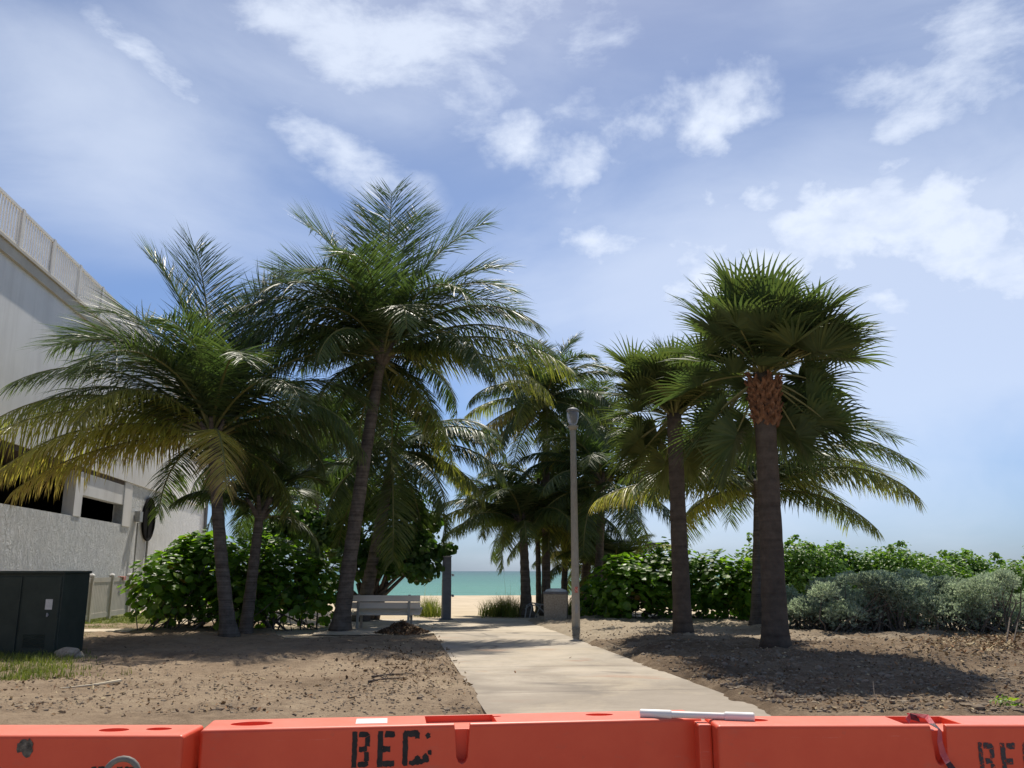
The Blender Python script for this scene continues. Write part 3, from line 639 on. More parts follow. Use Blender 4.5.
# far green hedge of four bushes
hl = ['left', 'second', 'third', 'right']
hlab = ['green hedge bush rising just right of the big fan palm trunk', 'green hedge bush behind the widest gap of silver shrubs, higher of the middle two', 'green hedge bush behind the silver shrubs, lower of the middle two', 'green hedge bush at the right end, tallest leaf tufts']
for k, (px, py, wd_) in enumerate(((800, 573, 2.3), (858, 574, 2.4), (925, 579, 2.5), (1000, 583, 2.6))):
    random.seed(200 + k); lb = []
    for j in range(7):
        lb.append(lobe(px + (j - 3) * 13, py + random.uniform(-5, 8), 38 + random.uniform(-1.5, 1.5), 1.1, 1.2, random.uniform(1.0, 1.35)))
        q = lb[-1]; lb.append((q[0], q[1] - .5, .9, 1.1, 1., .9))
    for j in range(9):
        q = random.choice(lb[::2]); lb.append((q[0] + random.uniform(-.8, .8), q[1] + random.uniform(-.6, .6), q[2] + q[5] * .92, .2, .2, .2))
    shrub('hedge_bush', hlab[k], 'bush', lb, 11000, .076, M['hedge'], 210 + k, 'green hedge bushes behind the silver shrubs', 16, (0, 1), deep=.4)
# silver shrubs
slab = ['grey-green shrub partly behind the big fan palm trunk', 'rounded silver shrub second from the big fan palm trunk', 'silver shrub in the middle with dark hollow at its base', 'silver shrub leaning forward above the dead twigs', 'silver shrub farthest right behind the dead branches', 'silver shrub at the back, top showing between its neighbours']
for k, (px, Y, rx, hh) in enumerate(((806, 22.6, .95, 1.5), (848, 21.8, 1.0, 1.58), (900, 22.8, 1.1, 1.62), (950, 21., 1.05, 1.6), (1008, 21.3, 1.2, 1.52), (868, 25., 1.3, 1.75))):
    random.seed(300 + k); p = at(px, 604, Y); lb = [(p.x, p.y, .55, rx * .8, .8, .45)]
    for j in range(15):
        r_ = random.uniform(.2, .42); lb.append((p.x + random.uniform(-1.05, 1.05) * rx, p.y + random.uniform(-.8, .5), random.uniform(.4, hh - r_ * .7), r_ * 1.25, r_, r_ * .75))
    shrub('silver_shrub', slab[k], 'bush', lb, 6500, .085, M['silver'], 310 + k, 'silver shrubs', 70, kind='tuft', deep=.3, low=.38, base_z=gz(p.x, p.y))
# sea oats clumps
def oats(px, Y, wd_, h, n, label, seed):
    random.seed(seed); x = at(px, 600, Y).x; root = MB()
    for _ in range(n):
        a = random.gauss(0, .45) * wd_; yy = random.gauss(0, .5)
        blades(root, a, yy, 7, h * (1 - .35 * min(1, abs(a) / wd_)), .12, .9, .011, 0, .0, .7, 4)
    for _ in range(5): blades(root, random.gauss(0, .3) * wd_, random.gauss(0, .3), 1, h * 1.9, .1, .35, .008, 0, .8, 1, 4)
    o = root.build('beach_grass', M['grass']); o.location = (x, Y, 0); return tag(o, label, 'grass clump', 'beach grass clumps')
oats(505, 32.5, .95, .95, 150, 'wide beach grass clump left of the thick palm base', 1)
oats(430, 32.5, .55, .9, 80, 'small beach grass clump between the bench and the grey post', 2)
oats(575, 33.5, .8, .8, 80, 'dark beach grass clump behind the trash bin and lamp', 3)

# ------------------------------------------------------------------ building (u = -10.39 facade, runs along w)
UB = -10.39
bl = thing('building', uw(UB, 30, 0), 'long white building with stucco ground floor, dark openings and railed roof terrace', 'building', rz=PA)
def bbox(mb, du0, du1, w0, w1, z0, z1): mb.box(((du0 + du1) / 2, (w0 + w1) / 2 - 30, (z0 + z1) / 2), (du1 - du0, w1 - w0, z1 - z0))
mb = MB(); bbox(mb, -.3, 0, 8, 35.1, -.1, 3.36); bbox(mb, -.3, 0, 35.1, 50, -.1, 5.0); bbox(mb, -14, -.302, 49.7, 50, -.1, 5.0); mb.build('stucco_wall', M['stucco'], bl)
mb = MB(); bbox(mb, -14, .06, 8, 50.06, 5.0, 9.7); mb.build('upper_wall', M['smooth_wall'], bl)
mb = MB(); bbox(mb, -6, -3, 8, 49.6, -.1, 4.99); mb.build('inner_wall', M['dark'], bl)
mb = MB(); bbox(mb, -2.99, .0, 8, 35.0, 4.85, 4.995); mb.build('soffit', M['soffit'], bl)
for w0, w1 in ((14.0, 14.6), (22, 22.6), (29.9, 30.6), (35.1, 36.1)):
    mb = MB(); bbox(mb, -.35, .02 if w0 < 35 else .03, w0, w1, 3.362 if w0 < 35 else 3.3, 4.84 if w0 < 35 else 4.99); mb.build('pillar', M['smooth_wall'], bl)
mb = MB(); bbox(mb, -.3, -.003, 30.603, 35.097, 4.1, 4.84); mb.build('lintel', M['smooth_wall'], bl)
mb = MB(); bbox(mb, -14, .16, 8, 50.16, 9.7, 10.0); bbox(mb, -14, .22, 8, 50.22, 10.002, 10.08); mb.build('cornice', M['trim'], bl)
rl = MB(); bbox(rl, .08, .16, 8, 50.1, 11.12, 11.2); bbox(rl, .09, .15, 8, 50.1, 10.15, 10.20)
w = 8.
while w < 50: bbox(rl, .10, .14, w, w + .045, 10.081, 11.12); w += .16
w = 8.
while w < 50: bbox(rl, .06, .18, w, w + .14, 10.081, 11.22); w += 2.2
rl.build('railing', M['rail'], bl)
mb = MB(); n = 28; zc, wc = 3.75, 38.6
ids = [mb.vert((.05, wc - 30 + .86 * math.cos(2 * math.pi * k / n), zc + .86 * math.sin(2 * math.pi * k / n))) for k in range(n)]; mb.face(ids)
rw = mb.build('round_window', M['dark'], bl)
mb = MB(); mb.tube([(.06, wc - 30 + .88 * math.cos(2 * math.pi * k / n), zc + .88 * math.sin(2 * math.pi * k / n)) for k in range(n + 1)], .05, 6); mb.tube([(.06, wc - 30, zc - .8), (.06, wc - 30, zc + .8)], .02, 5); mb.build('window_frame', M['dark'], rw)
mb = MB(); mb.box((.12, 36.9 - 30, 3.75), (.2, .42, .42)); mb.tube([(.1, 36.9 - 30, 3.5), (.1, 36.9 - 30, 0)], .035, 6); mb.build('electrical_box', M['galv'], bl)
mb = MB(); mb.tube([(.08, wc - 30, 2.85), (.08, wc - 30, 0)], .05, 6); mb.build('drain_pipe', M['galv'], bl)
mb = MB(); mb.tube([(.1, 49.6 - 30, 9.7), (.1, 49.6 - 30, 0)], .09, 8); mb.build('downspout', M['postgrey'], bl)
# fence
fr_ = thing('fence', uw(-9.4, 28.8, 0), 'beige vinyl fence with capped posts along the white building', 'fence', rz=PA)
posts = [18.4, 20.6, 22.8, 25.0, 27.2, 29.3, 31.3, 33.3]
for w in posts:
    mb = MB(); mb.box((0, w - 28.8, .72), (.13, .13, 1.44)); o = mb.build('post', M['fence'], fr_, bevel=.006)
    mb = MB(); mb.box((0, w - 28.8, 1.46), (.17, .17, .035)); mb.box((0, w - 28.8, 1.505), (.15, .15, .055), taper=.2); mb.build('post_cap', M['white'], o)
for w0, w1 in zip(posts, posts[1:]):
    mb = MB(); a, b2 = w0 - 28.8 + .066, w1 - 28.8 - .066
    mb.box((0, (a + b2) / 2, 1.32), (.05, b2 - a, .14)); mb.box((0, (a + b2) / 2, .2), (.05, b2 - a, .16))
    nb = int((b2 - a) / .15); st_ = (b2 - a) / nb
    for k in range(nb): mb.box((0, a + (k + .5) * st_, .765), (.026, st_ - .012, .968))
    mb.build('panel', M['fence'], fr_)
mb = MB(); mb.box((0, 0, 0), (.12, .55, .03)); mb.box((.07, .1, -.06), (.012, .3, .12)); o = mb.build('cloth', M['red'], None, bevel=.008); o.location = uw(-9.4, 32.4, 1.406); o.rotation_euler = (0, 0, PA); tag(o, 'small red cloth draped on the beige fence top', 'cloth')
# utility cabinet
random.seed(5)
cb = thing('utility_cabinet', (-9.62, 17.35, gz(-9, 17.4) - .04), 'dark green steel utility cabinet standing on grass before the fence', 'utility cabinet', rz=R(2))
mb = MB(); mb.box((.30, 0, .79), (1.5, 1.1, 1.54)); body = mb.build('body', M['cabinet'], cb, bevel=.012)
mb = MB(); mb.box((.30, -.02, 1.585), (1.56, 1.18, .05)); mb.build('lid', M['cabinet'], cb, bevel=.01)
mb = MB(); mb.box((-1.0, .05, .74), (1.1, 1.0, 1.44)); mb.box((-1.0, .04, 1.49), (1.13, 1.06, .05)); mb.build('side_compartment', M['cabinet'], cb, bevel=.01)
for x0, x1 in ((-.42, .28), (.32, 1.02)):
    mb = MB(); mb.box(((x0 + x1) / 2, -.562, .78), (x1 - x0, .025, 1.44)); d = mb.build('door', M['cabinet'], cb, bevel=.008)
    if x0 > 0:
        mb = MB(); mb.box((.83, -.579, .99), (.13, .006, .19)); mb.build('notice_label', M['sticker'], d)
        mb = MB(); mb.tube([(.83, -.575, .80), (.83, -.60, .80)], .022, 8); mb.box((.83, -.605, .80), (.03, .015, .07)); mb.build('handle', M['steel'], d)
for x in (-.40, 1.0):
    for z in (.3, .8, 1.3):
        mb = MB(); mb.tube([(x, -.58, z - .05), (x, -.58, z + .05)], .016, 8); mb.build('hinge', M['cabinet'], cb)
mb = MB()
for k in range(7): mb.box((.62, -.579, .22 + k * .035), (.4, .012, .016), Matrix.Rotation(R(25), 3, 'X'))
mb.build('vent', M['cabinet'], cb)
mb = MB(); mb.box((-.3, 0, .0), (2.7, 1.3, .1)); mb.build('plinth', M['concrete'], cb)
p = gbase(66, 657); mb = MB(); blob(mb, Vector((0, 0, .05)), .17, 3, 0); blob(mb, Vector((.2, .05, .02)), .1, 2, 0); o = mb.build('rock', M['concrete'], smooth=True); o.location = p; tag(o, 'pale rough rock on the soil in front of the green cabinet', 'rock')

# ------------------------------------------------------------------ bench (seen from behind)
p = gpt(384, 630); be = thing('bench', (p.x, p.y, .02), 'pale slatted bench seen from behind, facing the sea', 'bench', rz=R(-3))
tilt = Matrix.Rotation(R(-10), 3, 'X')
for k, z in enumerate((.83, .64)):
    mb = MB(); mb.box((0, .0 + (.9 - z) * .18, z), (1.98, .035, .17), tilt); mb.build('back_slat', M['benchwood'], be, bevel=.006)
for y in (.12, .27, .42):
    mb = MB(); mb.box((0, y, .36 + y * .42), (1.98, .14, .035), Matrix.Rotation(R(22), 3, 'X')); mb.build('seat_slat', M['benchwood'], be, bevel=.006)
for x in (-.75, .68):
    mb = MB(); mb.box((x, -.03 + .03, .46), (.065, .06, .95), Matrix.Rotation(R(-8), 3, 'X')); mb.box((x, .45, .24), (.065, .06, .48)); mb.box((x, .26, .43), (.06, .5, .05), Matrix.Rotation(R(22), 3, 'X')); mb.build('leg', M['lamp'], be, bevel=.005)
# leaf pile
p = gbase(402, 634); random.seed(8); mb = MB()
for _ in range(900):
    a = random.uniform(0, 6.28); r = random.random() ** .7; q = Vector((r * math.cos(a) * .75, r * math.sin(a) * .5, (1 - r) * .34 * random.random() ** .4)); litter(mb, q, random.uniform(.035, .085), random.choice((0, 0, .1, .2, .35)), 1.2)
o = mb.build('leaf_pile', M['litter']); o.location = p; tag(o, 'heap of dead brown leaves on the soil beside the bench', 'leaf pile')
# grey post
p = gpt(446, 620.5); q = thing('post', (p.x, p.y, .03), 'grey tapering square post standing alone where path meets sand', 'post', rz=R(12))
mb = MB(); mb.box((0, 0, .65), (.30, .28, 1.3), taper=.95); mb.box((0, 0, 1.62), (.28, .26, .64), taper=.97); mb.box((0, 0, 1.985), (.265, .25, .09)); mb.build('shaft', M['postgrey'], q, bevel=.012)
mb = MB(); mb.box((0, 0, .015), (.42, .38, .05)); mb.build('base_plate', M['postgrey'], q, bevel=.01)
mb = MB(); mb.box((0, 0, 2.05), (.30, .28, .04)); mb.build('cap', M['galv'], q, bevel=.01)
for z, mt in ((1.45, 'white'), (.78, 'steel')):
    mb = MB(); mb.tube([(.12, 0, z), (.22, 0, z + .01)], .02, 8); mb.tube([(.21, 0, z + .02), (.22, 0, z - .05)], [.035, .045], 8); mb.build('fitting', M[mt], q)
# trash bin
p = gpt(556, 624); q = thing('trash_bin', (p.x, p.y - .1, .03), 'square aggregate concrete trash bin with pale domed lid', 'trash bin', rz=R(-6))
mb = MB(); mb.box((0, 0, .44), (.70, .70, .88), taper=1.04); mb.build('body', M['concrete'], q, bevel=.03)
mb = MB(); mb.box((0, 0, .915), (.76, .76, .07)); mb.build('rim', M['postgrey'], q, bevel=.015)
mb = MB(); n = 16
prof = [(.34, .952), (.31, 1.0), (.2, 1.035), (.13, 1.045)]; rings = [[mb.vert((r_ * math.cos(2 * math.pi * k / n), r_ * math.sin(2 * math.pi * k / n), z)) for k in range(n)] for r_, z in prof]
for a, b2 in zip(rings, rings[1:]):
    for k in range(n): mb.face([a[k], a[(k + 1) % n], b2[(k + 1) % n], b2[k]])
mb.face(rings[-1], 0); mb.build('lid', M['sticker'], q, smooth=True)
# street lamp
p = gbase(576, 629); q = thing('street_lamp', p, 'slim concrete street lamp with glass lantern beside the path', 'street lamp', rz=R(8))
H = at(574.5, 430, p.y).z - p.z
mb = MB(); n = 8; rings = []
for z, r_ in ((-.05, .118), (.3, .114), (H, .082)): rings.append([mb.vert((r_ * math.cos(math.pi / 8 + k * math.pi / 4), r_ * math.sin(math.pi / 8 + k * math.pi / 4), z)) for k in range(n)])
for a, b2 in zip(rings, rings[1:]):
    for k in range(n): mb.face([a[k], a[(k + 1) % n], b2[(k + 1) % n], b2[k]])
mb.face(rings[-1]); mb.build('pole', M['lamp'], q)
def lathe(prof, n=18):
    mb = MB(); rg = [[mb.vert((r_ * math.cos(2 * math.pi * k / n), r_ * math.sin(2 * math.pi * k / n), z)) for k in range(n)] for r_, z in prof]
    for a, b2 in zip(rg, rg[1:]):
        for k in range(n): mb.face([a[k], a[(k + 1) % n], b2[(k + 1) % n], b2[k]])
    mb.face(rg[0][::-1]); mb.face(rg[-1]); return mb
hd = lathe([(.10, H), (.12, H + .05), (.15, H + .08), (.15, H + .12), (.11, H + .14)]).build('lamp_collar', M['lamp'], q, smooth=True)
lathe([(.10, H + .14), (.15, H + .26), (.175, H + .45), (.16, H + .53)]).build('lamp_glass', M['glass'], q, smooth=True)
lathe([(.165, H + .53), (.19, H + .55), (.13, H + .61), (.04, H + .64)]).build('lamp_cap', M['steel'], q, smooth=True)
mb = MB(); an = -math.pi / 2 + R(-8)
mb.box((.0, -.107, 1.03), (.085, .012, .15)); mb.build('sticker', M['red'], q)
mb = MB(); mb.box((0, -.108, .52), (.09, .012, .22)); mb.build('access_plate', M['galv'], q, bevel=.003)
# tubular frame by the bin
p = gpt(538, 618.5); q = MB()
for pts in ([(-.45, 0, .0), (-.38, .05, .42), (-.2, .1, .5), (.28, .1, .42), (.42, .05, 0)], [(-.1, -.2, .48), (.4, -.22, .02)], [(-.45, -.2, .3), (-.3, -.2, .42), (.3, -.2, .46)], [(-.1, .2, 0), (.12, .1, .45)], [(-.3, -.2, .0), (-.2, -.2, .42)]): q.tube(pts, .022, 6)
o = q.build('tubular_rack', M['galv']); o.location = (p.x, p.y, .02); tag(o, 'small grey tubular rack lying between the thick palm base and trash bin', 'rack')

# ------------------------------------------------------------------ barriers
def obj_eval(o):
    dg = bpy.context.evaluated_depsgraph_get(); me = bpy.data.meshes.new_from_object(o.evaluated_get(dg)); o.modifiers.clear(); old = o.data; o.data = me; me.name = o.name; bpy.data.meshes.remove(old)
def barrier(label, x_left, y_left, yaw, length, notch, holes, trough=(-.13, .13), ztop=1.05):
    root = thing('traffic_barrier', (x_left, y_left, .004), label, 'barrier', 'orange plastic barriers across the path', yaw)
    D = .215
    prof = [(-.24, 0), (-.24, .14), (-.10, .36), (0, .50), (0, ztop), (D, ztop), (D, .50), (D + .10, .36), (D + .24, .14), (D + .24, 0)]
    mb = MB(); n = len(prof)
    a = [mb.vert((0, y, z)) for y, z in prof]; b = [mb.vert((length, y, z)) for y, z in prof]
    mb.face(a); mb.face(b[::-1])
    for k in range(n): mb.face([a[(k + 1) % n], a[k], b[k], b[(k + 1) % n]])
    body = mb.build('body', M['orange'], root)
    cuts = []
    c = MB()                                      # tapered groove in the front face
    v = []
    for y in (-.06, .045):
        v.append([c.vert((notch + x, y, z)) for x, z in ((-.031, ztop + .03), (-.020, .935), (-.012, .918), (0, .912), (.012, .918), (.020, .935), (.031, ztop + .03))])
    m_ = len(v[0]); c.face(v[0]); c.face(v[1][::-1])
    for k in range(m_): c.face([v[0][(k + 1) % m_], v[0][k], v[1][k], v[1][(k + 1) % m_]])
    cuts.append(c)
    c = MB(); c.box((notch + (trough[0] + trough[1]) / 2, .03 + .08, ztop + .015), (trough[1] - trough[0], .165, .08)); cuts.append(c)
    for hx, hy, rx, ry in holes:
        c = MB(); n2 = 20; lo = [c.vert((hx + rx * math.cos(6.2832 * k / n2), hy + ry * math.sin(6.2832 * k / n2), ztop - .03)) for k in range(n2)]; hi = [c.vert((hx + rx * math.cos(6.2832 * k / n2), hy + ry * math.sin(6.2832 * k / n2), ztop + .05)) for k in range(n2)]
        c.face(lo[::-1]); c.face(hi)
        for k in range(n2): c.face([lo[k], lo[(k + 1) % n2], hi[(k + 1) % n2], hi[k]])
        cuts.append(c)
    for fx in (.3, length - .3 - .25):
        c = MB(); c.box((fx + .12, D / 2, .06), (.26, 1.2, .13)); cuts.append(c)
    bv = body.modifiers.new('bv', 'BEVEL'); bv.width = .014; bv.segments = 3; bv.limit_method = 'ANGLE'; bv.angle_limit = R(30)
    cos = []
    for c in cuts:
        co = c.build('cutter', M['orange'], root); cos.append(co)
        bo = body.modifiers.new('bo', 'BOOLEAN'); bo.operation = 'DIFFERENCE'; bo.object = co; bo.solver = 'EXACT'
    bv = body.modifiers.new('bv2', 'BEVEL'); bv.width = .004; bv.segments = 2; bv.limit_method = 'ANGLE'; bv.angle_limit = R(40)
    bpy.context.view_layer.update(); obj_eval(body)
    for co in cos: me = co.data; bpy.data.objects.remove(co); bpy.data.meshes.remove(me)
    body.data.polygons.foreach_set('use_smooth', [True] * len(body.data.polygons))
    wn = body.modifiers.new('wn', 'WEIGHTED_NORMAL'); wn.keep_sharp = True
    return root
GL = {   # stencil letters as rectangles on a 10 x 16 grid (gaps are the stencil bridges)
 'B': [[(0, 0), (2.7, 0), (2.7, 16), (0, 16)], [(3.5, 13.4), (7.6, 13.4), (9.6, 14.2), (8.8, 15.6), (7.4, 16), (3.5, 16)], [(3.9, 6.8), (8.3, 6.9), (8.3, 9.2), (3.9, 9.2)], [(3.5, 0), (7.4, 0), (9.4, 1.2), (9.2, 2.6), (3.5, 2.6)], [(7, 9.3), (9.8, 9.3), (9.8, 14.1), (7.6, 13.3), (7, 12.8)], [(6.8, 2.7), (9.6, 2.7), (9.4, 6.4), (8.2, 6.8), (6.8, 6.8)]],
 'E': [[(0, 0), (3, 0), (3, 16), (0, 16)], [(3.9, 13.2), (8.6, 13.1), (9.6, 13.8), (9.5, 15.8), (4.4, 16)], [(3.1, 6.4), (7.2, 6.6), (7.2, 9.2), (3.1, 9.2)], [(3.1, 0), (9.6, .1), (9.6, 2.5), (3.1, 2.6)]],
 'C': [[(0, .8), (.8, 0), (2.9, 0), (2.9, 16), (1, 16), (0, 14.8)], [(3., 13.2), (6.8, 13.1), (6.8, 12.2), (9.4, 12.2), (9.4, 15), (8.2, 16), (3., 16)], [(3.6, .8), (6, .3), (9.8, .6), (9.9, 3), (8.6, 4.8), (7., 4.2), (6.4, 2.8), (3.8, 2.2)]]}
def letters(root, text, x, z, h, wdt, gap, mat, dx=0, shear=0.):
    for i, ch in enumerate(text):
        mb = MB()
        for poly in GL[ch]:
            # rough, subdivided edge
            pts = []
            for (x0, y0), (x1, y1) in zip(poly, poly[1:] + poly[:1]):
                m_ = max(2, int(math.hypot(x1 - x0, y1 - y0)))
                for k in range(m_): pts.append((x0 + (x1 - x0) * k / m_ + random.gauss(0, .13), y0 + (y1 - y0) * k / m_ + random.gauss(0, .13)))
            mb.face([mb.vert((x + i * (wdt + gap) + px * wdt / 10, -.0016, z + py * h / 16 + shear * i)) for px, py in pts])
        o = mb.build('letter', mat, root)
random.seed(12)
yawM = math.atan2(.25, 1.824)
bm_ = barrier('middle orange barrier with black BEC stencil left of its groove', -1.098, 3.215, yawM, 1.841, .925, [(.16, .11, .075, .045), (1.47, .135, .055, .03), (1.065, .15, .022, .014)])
letters(bm_, 'BEC', .53, .911, .120, .064, .026, M['ink'])
random.seed(4)
for grp in (((0.793, .935, .016), (0.778, .925, .011), (0.808, .955, .010), (0.768, .93, .010)), ((0.800, 1.013, .011),)):
    mb = MB()
    for q_, (cx, cz, r_) in enumerate(grp): mb.face([mb.vert((cx + r_ * random.uniform(.6, 1.1) * math.cos(k * .524), -.0018 - q_ * .0003, cz + r_ * 1.15 * random.uniform(.6, 1.1) * math.sin(k * .524))) for k in range(12)])
    mb.build('paint_smear', M['ink'], bm_)
mb = MB(); mb.box((.595, .10, 1.0507), (.115, .11, .001)); mb.build('white_patch', M['white'], bm_)
def tongue(root, x):
    mb = MB(); mb.box((x, .135, .525), (.05, .11, 1.03)); mb.build('connector', M['orange'], root, bevel=.008)
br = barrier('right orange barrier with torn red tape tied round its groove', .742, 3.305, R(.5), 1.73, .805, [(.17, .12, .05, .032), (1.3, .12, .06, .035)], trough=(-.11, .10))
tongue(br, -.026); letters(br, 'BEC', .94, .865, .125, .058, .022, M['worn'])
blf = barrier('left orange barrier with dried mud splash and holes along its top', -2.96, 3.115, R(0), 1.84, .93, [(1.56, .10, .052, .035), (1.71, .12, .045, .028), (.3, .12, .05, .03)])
letters(blf, 'BE', 1.54, .825, .125, .062, .024, M['ink'])
random.seed(3); mb = MB()
cx, cz = 1.31, 1.012
mb.face([mb.vert((cx + .032 * random.uniform(.55, 1.25) * math.cos(k * .349), -.002, cz + .03 * random.uniform(.55, 1.25) * math.sin(k * .349))) for k in range(18)])
mb.build('mud_splash', M['mud'], blf)
# white pipe on top
p0, p1 = at(637, 716.5, 3.42), at(750, 717.5, 3.40)
z = 1.056 + .022
z = 1.05 + .017; a, b = Vector((.49, 3.49, z)), Vector((.905, 3.40, z))
d = (b - a).normalized(); mb = MB()
mb.tube([a, a + d * .004, a + d * .115, a + d * .12, a + d * .121, b - d * .115, b - d * .11, b - d * .105, b - d * .004, b], [.012, .016, .016, .014, .012, .012, .013, .0165, .0165, .013], 18)
o = mb.build('plastic_pipe', M['white'], smooth=False); tag(o, 'short white plastic pipe lying across the tops of two orange barriers', 'pipe')
# tape
def ribbon(pts, wd, mat, name, label, cat, seed):
    random.seed(seed); mb = MB(); prev = None; pts = [Vector(p) for p in pts]
    for i, p in enumerate(pts):
        t = (pts[min(i + 1, len(pts) - 1)] - pts[max(i - 1, 0)]).normalized(); s = t.cross(Vector((.2, -1, .3))).normalized(); s = Matrix.Rotation(random.uniform(-.5, .5), 3, t) @ s
        row = [mb.vert(p - s * wd / 2), mb.vert(p + s * wd / 2)]
        if prev: mb.face(prev + row[::-1], 1 if i % 4 == 2 else 0)
        prev = row
    o = mb.build(name, [M['tape'], M['tape2']]); sm = o.modifiers.new('sd', 'SOLIDIFY'); sm.thickness = .0015; return o
n_x = .752 + .795
mb_pts = [(n_x - .09, 3.36, 1.06), (n_x - .06, 3.40, 1.07), (n_x - .02, 3.42, 1.058), (n_x - .05, 3.44, 1.068), (n_x + .0, 3.40, 1.07), (n_x - .01, 3.34, 1.055), (n_x - .002, 3.30, 1.04), (n_x - .008, 3.295, 1.0), (n_x + .0, 3.298, .96), (n_x + .012, 3.292, .93), (n_x + .03, 3.285, .90), (n_x + .05, 3.28, .86), (n_x + .06, 3.27, .78), (n_x + .075, 3.27, .7)]
o = ribbon(mb_pts, .022, None, 'warning_tape', '', '', 5); tag(o, 'twisted strip of torn red warning tape hanging down the right barrier', 'tape')
# metal hoop before left barrier
p = at(123, 760, 2.95); mb = MB(); hp = [(-.05, 0, 0), (-.05, 0, p.z - .05)] + [(-.05 * math.cos(a), 0, p.z - .05 + .05 * math.sin(a)) for a in [k * math.pi / 10 for k in range(1, 10)]] + [(.05, 0, p.z - .05), (.05, 0, 0)]
mb.tube(hp, .0095, 10); o = mb.build('metal_hoop', M['twine'], smooth=True); o.location = (p.x, 2.95, .004); o.rotation_euler = (0, 0, R(12)); tag(o, 'narrow grey metal hoop standing in front of the left barrier', 'hoop')

# ------------------------------------------------------------------ sticks and small plants
def stick(pts, r, label, cat='stick', name='dead_branch', mat=None, side=3, group=None, seed=1):
    random.seed(seed); mb = MB(); pts = [Vector(p) for p in pts]; b = pts[0].copy(); b.z = gz(b.x, b.y)
    pts = [p - b for p in pts]; n = len(pts)
    mb.tube(pts, [r * (1 - .7 * i / (n - 1)) for i in range(n)], 6)
    for _ in range(side):
        k = random.randint(1, n - 2); s = pts[k]; d = Vector((random.gauss(0, 1), random.gauss(0, .6), random.uniform(.1, .9))).normalized(); L_ = random.uniform(.15, .45)
        mb.tube([s, s + d * L_ * .5 + Vector((0, 0, .02)), s + d * L_ + Vector((random.gauss(0, .05), 0, random.gauss(0, .05)))], [r * .5, r * .35, r * .15], 5)
    o = mb.build(name, mat or M['twig']); o.location = b; return tag(o, label, cat, group)
G = gbase
y_ = 21.5
y_ = 19.4
stick([G(1006, 645), at(1010, 618, y_), at(1016, 604, y_), at(1026, 600, y_), at(1038, 606, y_)], .018, 'dark arched dead branch before the rightmost silver shrub', side=4, seed=2)
stick([G(1012, 648), at(1018, 622, 19.2), at(1030, 610, 19.2), at(1045, 606, 19.3)], .014, 'thinner dead branch crossing behind the arched one', side=4, seed=3)
stick([G(946, 650, .02), at(962, 645, 19.2), at(976, 644, 19.2), at(990, 640, 19.2)], .03, 'dark crooked stick lying under the forward-leaning silver shrub', side=5, seed=4)
stick([G(958, 664, 0), at(958.5, 651, 17)], .012, 'short upright dark stake in the right-hand soil', 'stake', 'stake', side=0, seed=5)
stick([G(999, 660, .02), at(990, 648, 18), at(982, 652, 18)], .02, 'forked stick among orange dead leaves at the far right', side=3, seed=6)
stick([G(372, 678, .02), G(390, 676, .025), G(412, 675, .02)], .016, 'longer brown twig lying on soil left of the path', 'twig', 'twig', side=2, seed=7)
stick([G(368, 683, .02), G(385, 681, .03), G(406, 679, .02)], .018, 'shorter brown twig lying nearest the barrier', 'twig', 'twig', side=1, seed=8)
stick([G(884, 716, 0), at(878, 703, 10.6), at(874, 692, 10.6), at(873, 681, 10.6)], .009, 'thin pale dry stalk sticking up behind the right barrier', 'stalk', 'dry_stalk', M['straw'], 0, seed=9)
stick([G(120, 683, .03), G(95, 687, .03), G(60, 690, .02)], .025, 'pale fallen frond stem on soil before the green cabinet', 'frond stem', 'fallen_frond_stem', M['straw'], 0, seed=10)
p = G(1008, 708); mb = MB(); random.seed(6)
for _ in range(60): disc_leaf(mb, Vector((random.gauss(0, .08), random.gauss(0, .08), random.uniform(.02, .12))), Vector((random.gauss(0, .5), random.gauss(0, .5), 1)), random.uniform(.015, .03), random.uniform(.4, .7))
o = mb.build('weed', M['grape']); o.location = p; tag(o, 'small bright green weed in the soil at far right', 'weed')

# ------------------------------------------------------------------ light and sky
SAZ, SEL = R(4), R(60)          # sun azimuth from +Y towards +X, elevation
sd = bpy.data.lights.new('sun', 'SUN'); so = bpy.data.objects.new('sun', sd); COL.objects.link(so)
sd.energy = 3.9; sd.angle = R(.55); sd.color = (1, .93, .82)
dirv = Vector((math.cos(SEL) * math.sin(SAZ), math.cos(SEL) * math.cos(SAZ), math.sin(SEL)))
so.rotation_euler = dirv.to_track_quat('Z', 'Y').to_euler()
wd = bpy.data.worlds.new('World'); sc.world = wd; wd.use_nodes = True; nt = wd.node_tree
bg = nt.nodes['Background']
sky = nt.nodes.new('ShaderNodeTexSky'); sky.sky_type = 'NISHITA'; sky.sun_disc = False; sky.sun_elevation = SEL; sky.sun_rotation = SAZ; sky.altitude = 0; sky.air_density = 1.0; sky.dust_density = .6; sky.ozone_density = 1.6
tc = nt.nodes.new('ShaderNodeTexCoord'); sx = nt.nodes.new('ShaderNodeSeparateXYZ'); nt.links.new(tc.outputs['Generated'], sx.inputs[0])
az = math_(nt, 'ARCTAN2', sx.outputs[0], sx.outputs[1]); el = math_(nt, 'ARCSINE', sx.outputs[2])
cx = nt.nodes.new('ShaderNodeCombineXYZ'); nt.links.new(az, cx.inputs[0]); nt.links.new(el, cx.inputs[1])
